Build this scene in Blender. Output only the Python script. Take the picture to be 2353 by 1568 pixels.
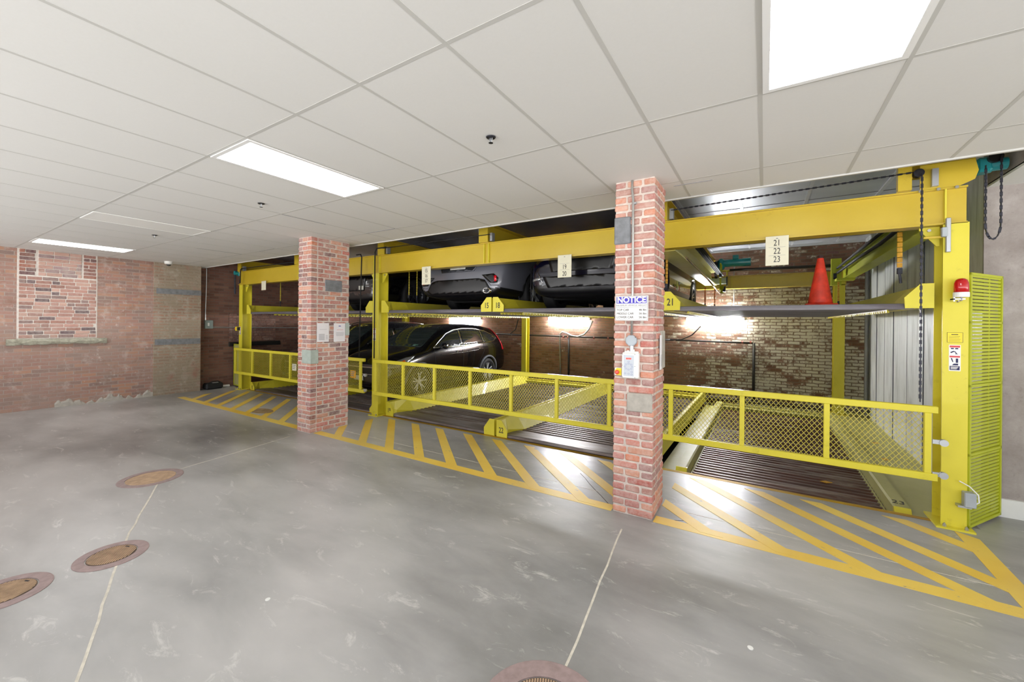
import bpy, bmesh, math, random
from mathutils import Vector, Matrix, Euler
from mathutils.bvhtree import BVHTree
random.seed(7)
for _o in list(bpy.data.objects): bpy.data.objects.remove(_o)
C = bpy.context.scene.collection
PI = math.pi
EYE = 1.70
CEIL = 2.978

# ------------------------------------------------------------------ camera, world, exposure
cam_d = bpy.data.cameras.new('camera')
cam_d.sensor_width = 36.0
cam_d.lens = 36.0*926.7/2353
cam_d.shift_y = -(784-742)/2353
cam_d.clip_start = 0.05
cam = bpy.data.objects.new('camera', cam_d)
C.objects.link(cam)
cam.matrix_world = (Matrix.Translation((0, 0, EYE)) @ Matrix.Rotation(0.5594, 4, 'Z')
                    @ Matrix.Rotation(PI/2, 4, 'X') @ Matrix.Rotation(0.0091, 4, 'Z'))
bpy.context.scene.camera = cam
sc = bpy.context.scene
sc.view_settings.view_transform = 'Standard'
sc.view_settings.look = 'None'
sc.view_settings.gamma = 1.0
sc.view_settings.use_curve_mapping = False
sc.view_settings.exposure = 0.06
sc.cycles.max_bounces = 10
sc.cycles.diffuse_bounces = 6
sc.cycles.glossy_bounces = 5
sc.cycles.sample_clamp_indirect = 6.0
world = bpy.data.worlds.new('fill_world'); sc.world = world
world.use_nodes = True
# added fill light from the open end behind camera, boosted below for the ceiling
_wt = world.node_tree
_tc = _wt.nodes.new('ShaderNodeTexCoord'); _sx = _wt.nodes.new('ShaderNodeSeparateXYZ'); _rp = _wt.nodes.new('ShaderNodeValToRGB')
_wt.links.new(_tc.outputs['Generated'], _sx.inputs[0]); _ad = _wt.nodes.new('ShaderNodeMath'); _ad.operation = 'MULTIPLY_ADD'
_ad.inputs[1].default_value = 0.5; _ad.inputs[2].default_value = 0.5
_wt.links.new(_sx.outputs[2], _ad.inputs[0]); _wt.links.new(_ad.outputs[0], _rp.inputs[0])
_rp.color_ramp.elements[0].position = 0.47; _rp.color_ramp.elements[0].color = (1.0, 0.99, 0.97, 1)
_rp.color_ramp.elements[1].position = 0.53; _rp.color_ramp.elements[1].color = (0.28, 0.29, 0.31, 1)
_wt.links.new(_rp.outputs[0], _wt.nodes['Background'].inputs[0])
_wt.nodes['Background'].inputs[1].default_value = 5.2
TROFFER = 14.0
BATTEN = 420.0

# ------------------------------------------------------------------ materials
MATS = {}
def lin(c):
    return tuple((x/12.92 if x <= 0.04045 else ((x+0.055)/1.055)**2.4) for x in c)
def hx(s):
    return lin(tuple(int(s[i:i+2], 16)/255 for i in (0, 2, 4)))+(1,)
class NT:
    def __init__(s, name):
        s.m = bpy.data.materials.new(name); s.m.use_nodes = True
        s.t = s.m.node_tree; s.n = s.t.nodes; s.b = s.n['Principled BSDF']
        MATS[name] = s.m
    def node(s, typ, **kw):
        n = s.n.new(typ)
        for k, v in kw.items():
            if k.startswith('i_'):
                key = k[2:]
                key = int(key) if key.isdigit() else key.replace('_', ' ')
                if hasattr(v, 'is_linked') or isinstance(v, bpy.types.NodeSocket): s.t.links.new(v, n.inputs[key])
                else: n.inputs[key].default_value = v
            else: setattr(n, k, v)
        return n
    def link(s, a, b): s.t.links.new(a, b)
    def math(s, op, a, b=0.0, clamp=False):
        n = s.n.new('ShaderNodeMath'); n.operation = op; n.use_clamp = clamp
        for i, v in enumerate((a, b)):
            if isinstance(v, (int, float)): n.inputs[i].default_value = v
            else: s.link(v, n.inputs[i])
        return n.outputs[0]
    def mix(s, f, a, b):
        n = s.n.new('ShaderNodeMix'); n.data_type = 'RGBA'
        for k, v in ((0, f), (6, a), (7, b)):
            if isinstance(v, (int, float, tuple)): n.inputs[k].default_value = v
            else: s.link(v, n.inputs[k])
        return n.outputs[2]
    def ramp(s, f, stops):
        n = s.n.new('ShaderNodeValToRGB'); s.link(f, n.inputs[0])
        e = n.color_ramp.elements
        while len(e) < len(stops): e.new(0.5)
        for k, (p, c) in enumerate(stops):
            e[k].position = p; e[k].color = c if isinstance(c, tuple) else (c, c, c, 1)
        return n.outputs[0]
    def noise(s, scale, detail=3, rough=0.55, vec=None, dist=0.0):
        n = s.n.new('ShaderNodeTexNoise'); n.inputs['Scale'].default_value = scale
        n.inputs['Detail'].default_value = detail; n.inputs['Roughness'].default_value = rough
        n.inputs['Distortion'].default_value = dist
        s.link(vec if vec is not None else s.pos(), n.inputs['Vector'])
        return n.outputs[0]
    def pos(s):
        if not hasattr(s, '_p'):
            s._p = s.n.new('ShaderNodeNewGeometry').outputs['Position']
        return s._p
    def obj(s):
        if not hasattr(s, '_o'):
            s._o = s.n.new('ShaderNodeTexCoord').outputs['Object']
        return s._o
    def bump(s, h, strength=0.3, dist=0.01):
        n = s.n.new('ShaderNodeBump'); n.inputs['Strength'].default_value = strength
        n.inputs['Distance'].default_value = dist
        s.link(h, n.inputs['Height']); s.link(n.outputs[0], s.b.inputs['Normal'])
    def set(s, **kw):
        for k, v in kw.items():
            i = s.b.inputs[k.replace('_', ' ')]
            if isinstance(v, (int, float, tuple)): i.default_value = v
            else: s.link(v, i)
        return s
def simple(name, col, rough=0.5, metal=0.0, coat=0.0, var=0.08, scale=6.0, spec=0.5, bump=0.0):
    m = NT(name)
    c = hx(col)
    if var > 0:
        d = tuple(x*(1-var*2) for x in c[:3])+(1,); l = tuple(min(1, x*(1+var)) for x in c[:3])+(1,)
        f = m.noise(scale, 4, 0.6, m.obj())
        m.set(Base_Color=m.ramp(f, [(0.3, d), (0.7, l)]))
        if bump: m.bump(m.noise(scale*12, 2, 0.5, m.obj()), bump, 0.002)
    else: m.set(Base_Color=c)
    m.set(Roughness=rough, Metallic=metal, Coat_Weight=coat, Specular_IOR_Level=spec)
    return m.m
def emis(name, col, strength):
    m = NT(name); m.set(Base_Color=hx(col), Emission_Color=hx(col), Emission_Strength=strength, Roughness=0.5)
    return m.m

def yellow(name, a, b, grime, rough=0.38):
    m = NT(name)
    f = m.noise(1.3, 5, 0.6); base = m.ramp(f, [(0.3, hx(a)), (0.7, hx(b))])
    g = m.noise(9, 6, 0.7); gm = m.ramp(g, [(0.60, 0.0), (0.78, 1.0)])
    col = m.mix(m.math('MULTIPLY', gm, 0.45), base, hx(grime))
    m.set(Base_Color=col, Roughness=rough, Coat_Weight=0.1)
    m.bump(m.noise(70, 2), 0.05, 0.002)
    return m.m
yellow('yellow_paint', 'd0c42c', 'ddd03e', '8a7820', 0.48)
yellow('yellow_beam', 'bea224', 'cab038', '8c7020', 0.33)
yellow('mesh_yellow', 'b4a830', 'c4b840', '84762c', 0.5)
yellow('lime_paint', 'a6ac10', 'b8be24', '6c6c10', 0.5)
yellow('olive_plate', 'a8a45a', 'bcb878', '5c4a2c', 0.45)
yellow('glare_yellow', 'cfc664', 'e2dc96', '7a6c38', 0.3)  # rail yellow made paler, with the glare of overexposed steel put into the colour
simple('galvanised', '9a9ca2', 0.32, 0.85, var=0.15, scale=10)
simple('zinc', 'b9bcc0', 0.35, 0.7, var=0.06)
simple('steel_bolt', 'b8b8b4', 0.3, 0.9, var=0)
simple('chrome', 'e6e6ea', 0.08, 1.0, var=0)
simple('black_rubber', '17171a', 0.7, var=0.1)
simple('black_plastic', '0c0c0f', 0.35, var=0.06)
simple('chain_metal', '34343c', 0.4, 0.6, var=0.2, scale=40)
simple('conduit_metal', 'b4b4b0', 0.35, 0.6, var=0.1)
simple('pipe_black', '2a2826', 0.5, 0.2, var=0.15)
simple('pipe_red', '8e4c40', 0.6, var=0.15)
simple('teal_paint', '1c8a90', 0.35, coat=0.2, var=0.1)
simple('white_plastic', 'e6e6e2', 0.4, var=0.03)
simple('sign_white', 'ece9e6', 0.4, var=0.02)
simple('tag_cream', 'dcd8c0', 0.5, var=0.03)
simple('sign_blue', '3a2cb0', 0.4, var=0)
simple('ink', '26262a', 0.6, var=0)
simple('ink_grey', '84848a', 0.6, var=0)
simple('ink_blue', '2a3a9a', 0.6, var=0)
simple('ink_red', 'd04a50', 0.6, var=0)
simple('navy_ink', '1c2050', 0.6, var=0)
simple('paper', 'e4e0e2', 0.7, var=0.02)
simple('grey_box', 'a9b0b6', 0.5, 0.2, var=0.05)
simple('green_box', '8d9a96', 0.5, 0.2, var=0.08)
simple('pale_green_box', 'a4ac94', 0.5, var=0.08)
simple('button_red', 'd8361c', 0.35, coat=0.3, var=0)
simple('button_yellow', 'e8d020', 0.4, var=0)
simple('pad_grey', 'c2c8d0', 0.5, var=0.02)
simple('cone_orange', 'd83a22', 0.5, var=0.22, scale=9)
simple('cone_grime', '3a2422', 0.7, var=0.2)
simple('bag_black', '1d1e20', 0.6, var=0.25, scale=14)
simple('patch_slate', '7e8084', 0.6, var=0.14, scale=14, bump=0.3)
simple('patch_cement', 'b0aaa0', 0.8, var=0.1, scale=14, bump=0.4)
simple('patch_green', 'a9b3aa', 0.6, var=0.08, scale=12, bump=0.2)
simple('sill_stone', 'a8a594', 0.9, var=0.16, scale=22, bump=0.6)
simple('manhole_ring', '9c8886', 0.55, 0.0, var=0.12, scale=18, bump=0.4)
simple('manhole_lid', 'b89a7c', 0.6, 0.0, var=0.16, scale=14, bump=0.4)
simple('manhole_groove', '5c4c40', 0.7, var=0.15)
simple('drain_rust', '9a8260', 0.6, var=0.28, scale=8)
simple('joint_filler', 'd2ccbe', 0.8, var=0.1, scale=20)
simple('crack_dark', '4c4844', 0.8, var=0.1)
simple('strap_orange', 'd8a020', 0.45, var=0.15, scale=30)
simple('strap_yellow', 'c8b430', 0.45, var=0.15, scale=30)
simple('orange_cord', 'd8702c', 0.5, var=0.1)
simple('foil_trim', 'e0e2e4', 0.35, 0.3, var=0.02)
simple('ceiling_grid', 'c4c3bf', 0.6, var=0)
simple('lamp_frame', 'f0f0f0', 0.4, var=0)
simple('lens_off', 'efefec', 0.5, var=0)
emis('lens_on', 'ffffff', TROFFER)
emis('tube_on', 'fbfcff', BATTEN)
emis('display_red', 'ff2a1c', 2.5)
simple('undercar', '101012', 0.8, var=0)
simple('rim_silver', 'd8dade', 0.25, 0.35, coat=0.5, var=0)
simple('rim_dark', '4a4c52', 0.35, 0.7, var=0)
simple('plate_white', 'c8c8c0', 0.5, var=0.05)
simple('cladding_grey', '60626a', 0.55, var=0.05)
simple('tail_red', 'd41428', 0.2, coat=0.8, var=0)
simple('lamp_orange', 'e0661c', 0.25, coat=0.5, var=0)
simple('sticker_green', '7fb0a0', 0.5, var=0)
m = NT('beacon_red'); m.set(Base_Color=hx('d01018'), Roughness=0.12, Transmission_Weight=0.35, Coat_Weight=0.6)
def carpaint(name, col, rough=0.18):
    m = NT(name); m.set(Base_Color=hx(col), Roughness=rough, Metallic=0.1, Coat_Weight=1.0, Coat_Roughness=0.03)
carpaint('paint_black', '060609'); carpaint('paint_darkblue', '06061c'); carpaint('paint_grey', '6c6e78', 0.3); carpaint('paint_charcoal', '111216')
m = NT('car_glass'); m.set(Base_Color=hx('262c2c'), Roughness=0.05, Specular_IOR_Level=0.8, Coat_Weight=1.0, Coat_Roughness=0.02)
m = NT('screen_glass'); m.set(Base_Color=hx('3c4a48'), Roughness=0.08, Specular_IOR_Level=0.8, Coat_Weight=1.0)
m = NT('lamp_glass'); m.set(Base_Color=hx('a8acb0'), Roughness=0.1, Metallic=0.6, Coat_Weight=1.0)

# concrete floor
m = NT('floor_concrete')
mp = m.node('ShaderNodeMapping', i_Vector=m.pos()); mp.inputs['Rotation'].default_value = (0, 0, 0.9); mp.inputs['Scale'].default_value = (1.0, 2.6, 1.0)
a = m.noise(0.38, 2, 0.45, dist=0.3); b = m.noise(1.3, 4, 0.55, mp.outputs[0], 0.3); d = m.noise(16, 5, 0.7)
v = m.math('ADD', m.math('MULTIPLY', a, 0.7), m.math('MULTIPLY', b, 0.3))
base = m.ramp(v, [(0.30, hx('666564')), (0.44, hx('8c8b89')), (0.56, hx('a8a7a5')), (0.70, hx('bebcba'))])
scr = m.noise(3.4, 8, 0.75, mp.outputs[0], 0.8)
white = m.math('MULTIPLY', m.math('SUBTRACT', scr, 0.575), 9.0, True)
col = m.mix(m.math('MULTIPLY', white, 0.6), base, hx('d6d4d0'))
haze = m.math('MULTIPLY', m.math('SUBTRACT', m.noise(1.9, 9, 0.72), 0.45), 1.6, True)
col = m.mix(m.math('MULTIPLY', haze, 0.35), col, hx('c4c2c0'))
m.set(Base_Color=col, Roughness=0.32, Specular_IOR_Level=0.55)
m.bump(m.math('ADD', d, m.math('MULTIPLY', b, 2.0)), 0.05, 0.006)
# painted lines with wear
m = NT('line_paint')
f = m.noise(1.2, 3); base = m.ramp(f, [(0.3, hx('dcb440')), (0.7, hx('e8cc64'))])
wear = m.math('MULTIPLY', m.math('SUBTRACT', m.noise(11, 8, 0.75, dist=0.5), 0.63), 22.0, True)
col = m.mix(wear, base, hx('8c8a84'))
fade = m.ramp(m.noise(0.9, 2), [(0.5, 0.0), (0.75, 0.5)])
col = m.mix(fade, col, hx('b8a468'))
m.set(Base_Color=col, Roughness=0.4)
# ceiling tile
m = NT('ceiling_tile')
f = m.noise(60, 3, 0.7); g = m.noise(0.5, 2)
m.set(Base_Color=m.ramp(m.math('ADD', m.math('MULTIPLY', f, 0.3), m.math('MULTIPLY', g, 0.7)), [(0.3, hx('dad9d6')), (0.7, hx('e0dfdd'))]), Roughness=0.85)
m.bump(f, 0.08, 0.002)
# foil ceiling
m = NT('foil_panel')
f = m.noise(0.8, 3, 0.5, dist=0.5)
m.set(Base_Color=m.ramp(f, [(0.35, hx('c4c8ce')), (0.65, hx('dce0e4'))]), Roughness=0.42, Metallic=0.4)
m = NT('unlit_ceiling')  # darker bay ceiling: lack of light over the left lanes painted in
m.set(Base_Color=m.ramp(m.noise(1.0, 3), [(0.3, hx('8c8c94')), (0.7, hx('a4a4ac'))]), Roughness=0.3, Metallic=0.4)
# rusty corrugated deck / clean deck
def deck(name, stops, rust, ramt):
    m = NT(name)
    mp = m.node('ShaderNodeMapping', i_Vector=m.pos()); mp.inputs['Scale'].default_value = (0.9, 7, 1)
    f = m.noise(1.0, 7, 0.65, mp.outputs[0], 0.4)
    base = m.ramp(f, stops)
    r = m.ramp(m.noise(1.6, 6, 0.7, mp.outputs[0]), [(0.42, 0.0), (0.62, 1.0)])
    col = m.mix(m.math('MULTIPLY', r, ramt), base, hx(rust))
    m.set(Base_Color=col, Roughness=0.4, Metallic=0.3)
    m.bump(m.noise(40, 3), 0.15, 0.003)
deck('deck_rust', [(0.3, hx('3c2c2a')), (0.5, hx('5e4a46')), (0.7, hx('9c948e'))], '5a2c1c', 0.55)
deck('deck_steel', [(0.3, hx('4e4644')), (0.5, hx('746c6c')), (0.7, hx('a4a0a4'))], '5e4232', 0.5)
deck('deck_upper', [(0.3, hx('5e5a64')), (0.5, hx('7c7a84')), (0.7, hx('9c9ca4'))], '6a5044', 0.2)
deck('edge_rust', [(0.3, hx('6a4a24')), (0.5, hx('c0941c')), (0.7, hx('e0bc24'))], '5a3018', 0.5)

def brick_mat(name, axis, ramp, mortar, bw=0.21, bh=0.0677, ms=0.010, dist=0.006, stain=None, paint=None, bump=0.5, soft=0.3):
    m = NT(name)
    sep = m.node('ShaderNodeSeparateXYZ', i_0=m.pos())
    n1 = m.node('ShaderNodeTexNoise', i_Scale=7.0, i_Detail=3.0); m.link(m.pos(), n1.inputs['Vector'])
    sub = m.node('ShaderNodeVectorMath', operation='SUBTRACT', i_0=n1.outputs['Color'], i_1=(0.5, 0.5, 0.5))
    scl = m.node('ShaderNodeVectorMath', operation='SCALE', i_0=sub.outputs[0]); scl.inputs['Scale'].default_value = dist*2
    cmb = m.node('ShaderNodeCombineXYZ', i_0=sep.outputs[0 if axis == 'x' else 1], i_1=sep.outputs[2])
    add = m.node('ShaderNodeVectorMath', operation='ADD', i_0=cmb.outputs[0], i_1=scl.outputs[0])
    br = m.node('ShaderNodeTexBrick', i_Vector=add.outputs[0], i_Scale=1.0)
    br.inputs['Color1'].default_value = (0, 0, 0, 1); br.inputs['Color2'].default_value = (1, 1, 1, 1)
    br.inputs['Mortar'].default_value = (0.5, 0.5, 0.5, 1)
    br.inputs['Mortar Size'].default_value = ms; br.inputs['Mortar Smooth'].default_value = soft
    br.inputs['Brick Width'].default_value = bw; br.inputs['Row Height'].default_value = bh
    rnd = br.outputs['Color']; fac = br.outputs['Fac']
    col = m.ramp(rnd, ramp)
    fine = m.noise(30, 5, 0.7)
    col = m.mix(m.math('MULTIPLY', m.ramp(fine, [(0.35, 0.0), (0.8, 1.0)]), 0.35), col, hx(mortar))
    big = m.noise(1.7, 6, 0.65)
    mfac = m.math('MULTIPLY', fac, m.ramp(big, [(0.3, 0.55), (0.55, 1.0)]))
    col = m.mix(mfac, col, hx(mortar))
    if stain:
        for (sc2, lo, hi, amt, c2) in stain:
            col = m.mix(m.math('MULTIPLY', m.ramp(m.noise(sc2, 6, 0.65), [(lo, 0.0), (hi, 1.0)]), amt), col, hx(c2))
    if paint:   # peeling white paint, thicker along one end of the wall
        x0, x1, c2 = paint
        t = m.math('DIVIDE', m.math('SUBTRACT', sep.outputs[0], x0), x1-x0, True)
        w = m.math('ADD', m.math('MULTIPLY', m.noise(2.2, 5, 0.7), 0.9), m.math('ADD', m.math('MULTIPLY', rnd, 0.22), m.math('MULTIPLY', m.noise(22, 5, 0.7), 0.40)))
        w = m.math('ADD', w, m.math('MULTIPLY', t, 0.30))
        w = m.math('SUBTRACT', w, m.math('MULTIPLY', fac, 0.20))
        w = m.math('SUBTRACT', w, m.math('MULTIPLY', m.math('MULTIPLY', m.math('SUBTRACT', sep.outputs[2], 2.45), 1.6, True), 0.18))
        pm = m.ramp(w, [(1.00, 0.0), (1.0, 1.0)])
        pm = m.math('MULTIPLY', m.math('SUBTRACT', w, 0.95), 9.0, True)
        col = m.mix(pm, col, hx(c2))
        dk = m.ramp(m.noise(3.0, 6, 0.7), [(0.55, 0.0), (0.72, 0.5)])
        col = m.mix(dk, col, hx('55402e'))
    m.set(Base_Color=col, Roughness=0.85, Specular_IOR_Level=0.3)
    h = m.math('ADD', m.math('MULTIPLY', m.math('SUBTRACT', 1.0, fac), 1.0), m.math('MULTIPLY', fine, 0.5))
    m.bump(h, bump, 0.012)
    return m.m
brick_mat('brick_left', 'y', [(0.0, hx('8c746c')), (0.3, hx('a0786c')), (0.55, hx('a87e72')), (0.8, hx('b4866e')), (1.0, hx('88726c'))], 'a89a90',
          bw=0.215, ms=0.007, dist=0.012, stain=[(0.9, 0.40, 0.65, 0.6, 'a49086'), (4.0, 0.55, 0.70, 0.55, 'c8b8ae'), (2.5, 0.58, 0.72, 0.55, '84604f'), (9.0, 0.62, 0.7, 0.5, 'd4c8c0')])
brick_mat('brick_chase', 'y', [(0.0, hx('8c6e60')), (0.5, hx('a07c6a')), (1.0, hx('ac7660'))], 'a09484',
          bw=0.215, ms=0.02, dist=0.02, stain=[(1.4, 0.36, 0.56, 0.85, '9a8e7c'), (6.0, 0.50, 0.66, 0.6, 'bab0a2'), (3.0, 0.56, 0.68, 0.7, '94604e'), (14.0, 0.6, 0.7, 0.5, '6c6054')])
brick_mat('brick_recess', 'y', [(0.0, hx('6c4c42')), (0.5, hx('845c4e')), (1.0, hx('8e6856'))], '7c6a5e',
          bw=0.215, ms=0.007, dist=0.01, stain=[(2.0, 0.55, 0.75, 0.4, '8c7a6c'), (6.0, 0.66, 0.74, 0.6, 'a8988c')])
brick_mat('brick_back', 'x', [(0.0, hx('6e5040')), (0.4, hx('866250')), (0.75, hx('926c58')), (1.0, hx('785650'))], '7c6c5c',
          bw=0.215, ms=0.010, dist=0.020, stain=[(1.2, 0.55, 0.75, 0.3, '9c8874')], paint=(-2.6, -0.4, 'd2cdb8'))
# brick geometry colour comes from each brick's own tint
def tinted(name, wash, amt):
    m = NT(name)
    at = m.node('ShaderNodeVertexColor'); at.layer_name = 'tint'
    f = m.ramp(m.noise(26, 6, 0.7), [(0.35, 0.0), (0.75, 1.0)])
    col = m.mix(m.math('MULTIPLY', f, amt), at.outputs[0], hx(wash))
    g = m.ramp(m.noise(3.0, 5, 0.6), [(0.52, 0.0), (0.72, 1.0)])
    col = m.mix(m.math('MULTIPLY', g, 0.35), col, hx(wash))
    m.set(Base_Color=col, Roughness=0.85, Specular_IOR_Level=0.3)
    m.bump(m.noise(60, 5, 0.7), 0.45, 0.004)
tinted('brick_tinted', 'd2beb4', 0.6)
tinted('infill_tinted', 'cdbcb0', 0.35)
simple('mortar', 'd0c2b8', 0.9, var=0.12, scale=18, bump=0.5)
simple('mortar_pale', 'd8d0c8', 0.9, var=0.08, scale=18, bump=0.5)
# concrete column and panels
m = NT('column_concrete')
f = m.noise(3.2, 7, 0.7); g = m.noise(24, 6, 0.7)
c = m.ramp(f, [(0.3, hx('8a807c')), (0.55, hx('a09894')), (0.75, hx('b6aeac'))])
c = m.mix(m.math('MULTIPLY', m.ramp(g, [(0.58, 0.0), (0.7, 1.0)]), 0.45), c, hx('78706c'))
m.set(Base_Color=c, Roughness=0.8); m.bump(g, 0.4, 0.006)
m = NT('panel_white')
mp = m.node('ShaderNodeMapping', i_Vector=m.pos()); mp.inputs['Scale'].default_value = (1, 4, 0.7)
f = m.noise(1.5, 6, 0.65, mp.outputs[0], 0.3)
c = m.ramp(f, [(0.30, hx('c0c2be')), (0.5, hx('dcdedc')), (0.75, hx('e6e8e8'))])
s_ = m.ramp(m.noise(0.7, 4, 0.6, mp.outputs[0], 1.0), [(0.56, 0.0), (0.66, 0.4)])
c = m.mix(s_, c, hx('6c6c68'))
m.set(Base_Color=c, Roughness=0.5, Metallic=0.1)
simple('panel_grey', '8a8a88', 0.6, var=0.1, scale=3)
simple('seam_dark', '3c4250', 0.6, var=0)
simple('white_base', 'dcdcda', 0.7, var=0.03)

# ------------------------------------------------------------------ mesh helpers
class MB:
    def __init__(s): s.v = []; s.f = []; s.mi = []; s.tint = None; s.tints = []
    def _add(s, vs, fs, mi=0):
        o = len(s.v); s.v += [tuple(p) for p in vs]
        for f in fs:
            s.f.append(tuple(o+i for i in f)); s.mi.append(mi); s.tints.append(s.tint)
        return s
    def box(s, x0, x1, y0, y1, z0, z1, mi=0):
        v = [(x, y, z) for x in (x0, x1) for y in (y0, y1) for z in (z0, z1)]
        return s._add(v, [(0, 1, 3, 2), (4, 6, 7, 5), (0, 4, 5, 1), (2, 3, 7, 6), (0, 2, 6, 4), (1, 5, 7, 3)], mi)
    def cbox(s, x0, x1, y0, y1, z0, z1, b=0.006, j=0.0, mi=0):
        """box with bevelled edges and a little jitter"""
        c = Vector(((x0+x1)/2, (y0+y1)/2, (z0+z1)/2)); h = Vector(((x1-x0)/2, (y1-y0)/2, (z1-z0)/2))
        b = min(b, min(h)*0.9)
        idx = {}; vs = []
        for sx in (-1, 1):
            for sy in (-1, 1):
                for sz in (-1, 1):
                    jj = Vector((random.uniform(-j, j), random.uniform(-j, j), random.uniform(-j, j)))
                    for ax in range(3):
                        p = Vector((sx*(h.x-(b if ax != 0 else 0)), sy*(h.y-(b if ax != 1 else 0)), sz*(h.z-(b if ax != 2 else 0))))+c+jj
                        idx[(sx, sy, sz, ax)] = len(vs); vs.append(p)
        fs = []
        R = (-1, 1)
        for sx in R:
            q = [idx[(sx, a, b2, 0)] for a, b2 in ((-1, -1), (1, -1), (1, 1), (-1, 1))]; fs.append(q if sx > 0 else q[::-1])
        for sy in R:
            q = [idx[(a, sy, b2, 1)] for a, b2 in ((-1, -1), (-1, 1), (1, 1), (1, -1))]; fs.append(q if sy > 0 else q[::-1])
        for sz in R:
            q = [idx[(a, b2, sz, 2)] for a, b2 in ((-1, -1), (1, -1), (1, 1), (-1, 1))]; fs.append(q if sz > 0 else q[::-1])
        for sx in R:
            for sy in R: fs.append([idx[(sx, sy, -1, 0)], idx[(sx, sy, -1, 1)], idx[(sx, sy, 1, 1)], idx[(sx, sy, 1, 0)]])
            for sz in R: fs.append([idx[(sx, -1, sz, 0)], idx[(sx, 1, sz, 0)], idx[(sx, 1, sz, 2)], idx[(sx, -1, sz, 2)]])
        for sy in R:
            for sz in R: fs.append([idx[(-1, sy, sz, 1)], idx[(1, sy, sz, 1)], idx[(1, sy, sz, 2)], idx[(-1, sy, sz, 2)]])
        for sx in R:
            for sy in R:
                for sz in R: fs.append([idx[(sx, sy, sz, a)] for a in range(3)])
        return s._add(vs, fs, mi)
    def prism(s, poly, y0, y1, plane='xz', mi=0):
        """poly in a plane, extruded along the third axis"""
        def P(a, b, c): return {'xz': (a, c, b), 'xy': (a, b, c), 'yz': (c, a, b)}[plane]
        n = len(poly); v = [P(a, b, y0) for a, b in poly]+[P(a, b, y1) for a, b in poly]
        fs = [tuple(range(n))[::-1], tuple(range(n, 2*n))]+[(i, (i+1) % n, n+(i+1) % n, n+i) for i in range(n)]
        return s._add(v, fs, mi)
    def loft(s, rings, cap=True, closed=True, mi=0):
        n = len(rings[0]); v = [p for r in rings for p in r]; fs = []
        for k in range(len(rings)-1):
            for i in range(n if closed else n-1):
                j = (i+1) % n; fs.append((k*n+i, k*n+j, (k+1)*n+j, (k+1)*n+i))
        if cap: fs += [tuple(range(n))[::-1], tuple((len(rings)-1)*n+i for i in range(n))]
        return s._add(v, fs, mi)
    def tube(s, pts, r=0.01, seg=8, mi=0, cap=True):
        pts = [Vector(p) for p in pts]; rings = []; prev = None
        for i, p in enumerate(pts):
            t = (pts[min(i+1, len(pts)-1)]-pts[max(i-1, 0)]).normalized()
            if prev is None:
                up = Vector((0, 0, 1)) if abs(t.z) < 0.9 else Vector((1, 0, 0))
                u = t.cross(up).normalized()
            else:
                u = (prev-t*prev.dot(t)).normalized()
            prev = u; w = t.cross(u)
            rr = r[i] if isinstance(r, (list, tuple)) else r
            rings.append([p+(u*math.cos(a)+w*math.sin(a))*rr for a in [2*PI*k/seg for k in range(seg)]])
        return s.loft(rings, cap=cap, mi=mi)
    def cyl(s, c, axis, r, h, seg=20, mi=0, r2=None):
        c = Vector(c); a = {'x': Vector((1, 0, 0)), 'y': Vector((0, 1, 0)), 'z': Vector((0, 0, 1))}[axis]
        r2 = r if r2 is None else r2
        return s.tube([c, c+a*h], [r, r2], seg, mi)
    def build(s, name, mat, parent=None, smooth=False, bevel=0.0, auto=False):
        me = bpy.data.meshes.new(name); me.from_pydata(s.v, [], s.f)
        for mm in (mat if isinstance(mat, (list, tuple)) else [mat]): me.materials.append(MATS[mm])
        for p, i in zip(me.polygons, s.mi): p.material_index = i
        if any(t is not None for t in s.tints):
            ca = me.color_attributes.new('tint', 'FLOAT_COLOR', 'CORNER')
            for p, t in zip(me.polygons, s.tints):
                for li in p.loop_indices: ca.data[li].color = t or (0.5, 0.4, 0.4, 1)
        bm = bmesh.new(); bm.from_mesh(me); bmesh.ops.recalc_face_normals(bm, faces=bm.faces); bm.to_mesh(me); bm.free()
        o = bpy.data.objects.new(name, me); C.objects.link(o)
        if smooth:
            for p in me.polygons: p.use_smooth = True
            if auto:
                for e in me.edges: pass
        if bevel:
            md = o.modifiers.new('edge', 'BEVEL'); md.width = bevel; md.segments = 2; md.limit_method = 'ANGLE'
        if parent is not None: o.parent = parent
        return o
def smooth_angle(o, ang=0.6):
    me = o.data
    for p in me.polygons: p.use_smooth = True
    bm = bmesh.new(); bm.from_mesh(me)
    for e in bm.edges:
        if len(e.link_faces) == 2 and e.calc_face_angle(0) > ang: e.smooth = False
    bm.to_mesh(me); bm.free()
    return o
def rebase(o, loc):
    """put a top-level thing's origin at its base"""
    loc = Vector(loc); o.data.transform(Matrix.Translation(-loc)); o.location = loc; return o
def tag(o, label=None, cat=None, group=None, kind=None):
    if label: o['label'] = label
    if cat: o['category'] = cat
    if group: o['group'] = group
    if kind: o['kind'] = kind
    return o
def thing(name, loc, label, cat, group=None, rz=0):
    o = bpy.data.objects.new(name, None); C.objects.link(o); o.location = loc; o.rotation_euler = (0, 0, rz)
    o.empty_display_size = 0.1
    return tag(o, label, cat, group)
def struct(mb, name, mat, parent=None, **k):
    o = mb.build(name, mat, parent, **k)
    if parent is None: o['kind'] = 'structure'
    return o
def keep(o, parent):
    """parent without moving: geometry was given in world coordinates"""
    o.parent = parent
    o.matrix_parent_inverse = Matrix.Translation(-Vector(parent.location)) if parent.type == 'EMPTY' and parent.parent is None else Matrix.Identity(4)
    return o
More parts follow.
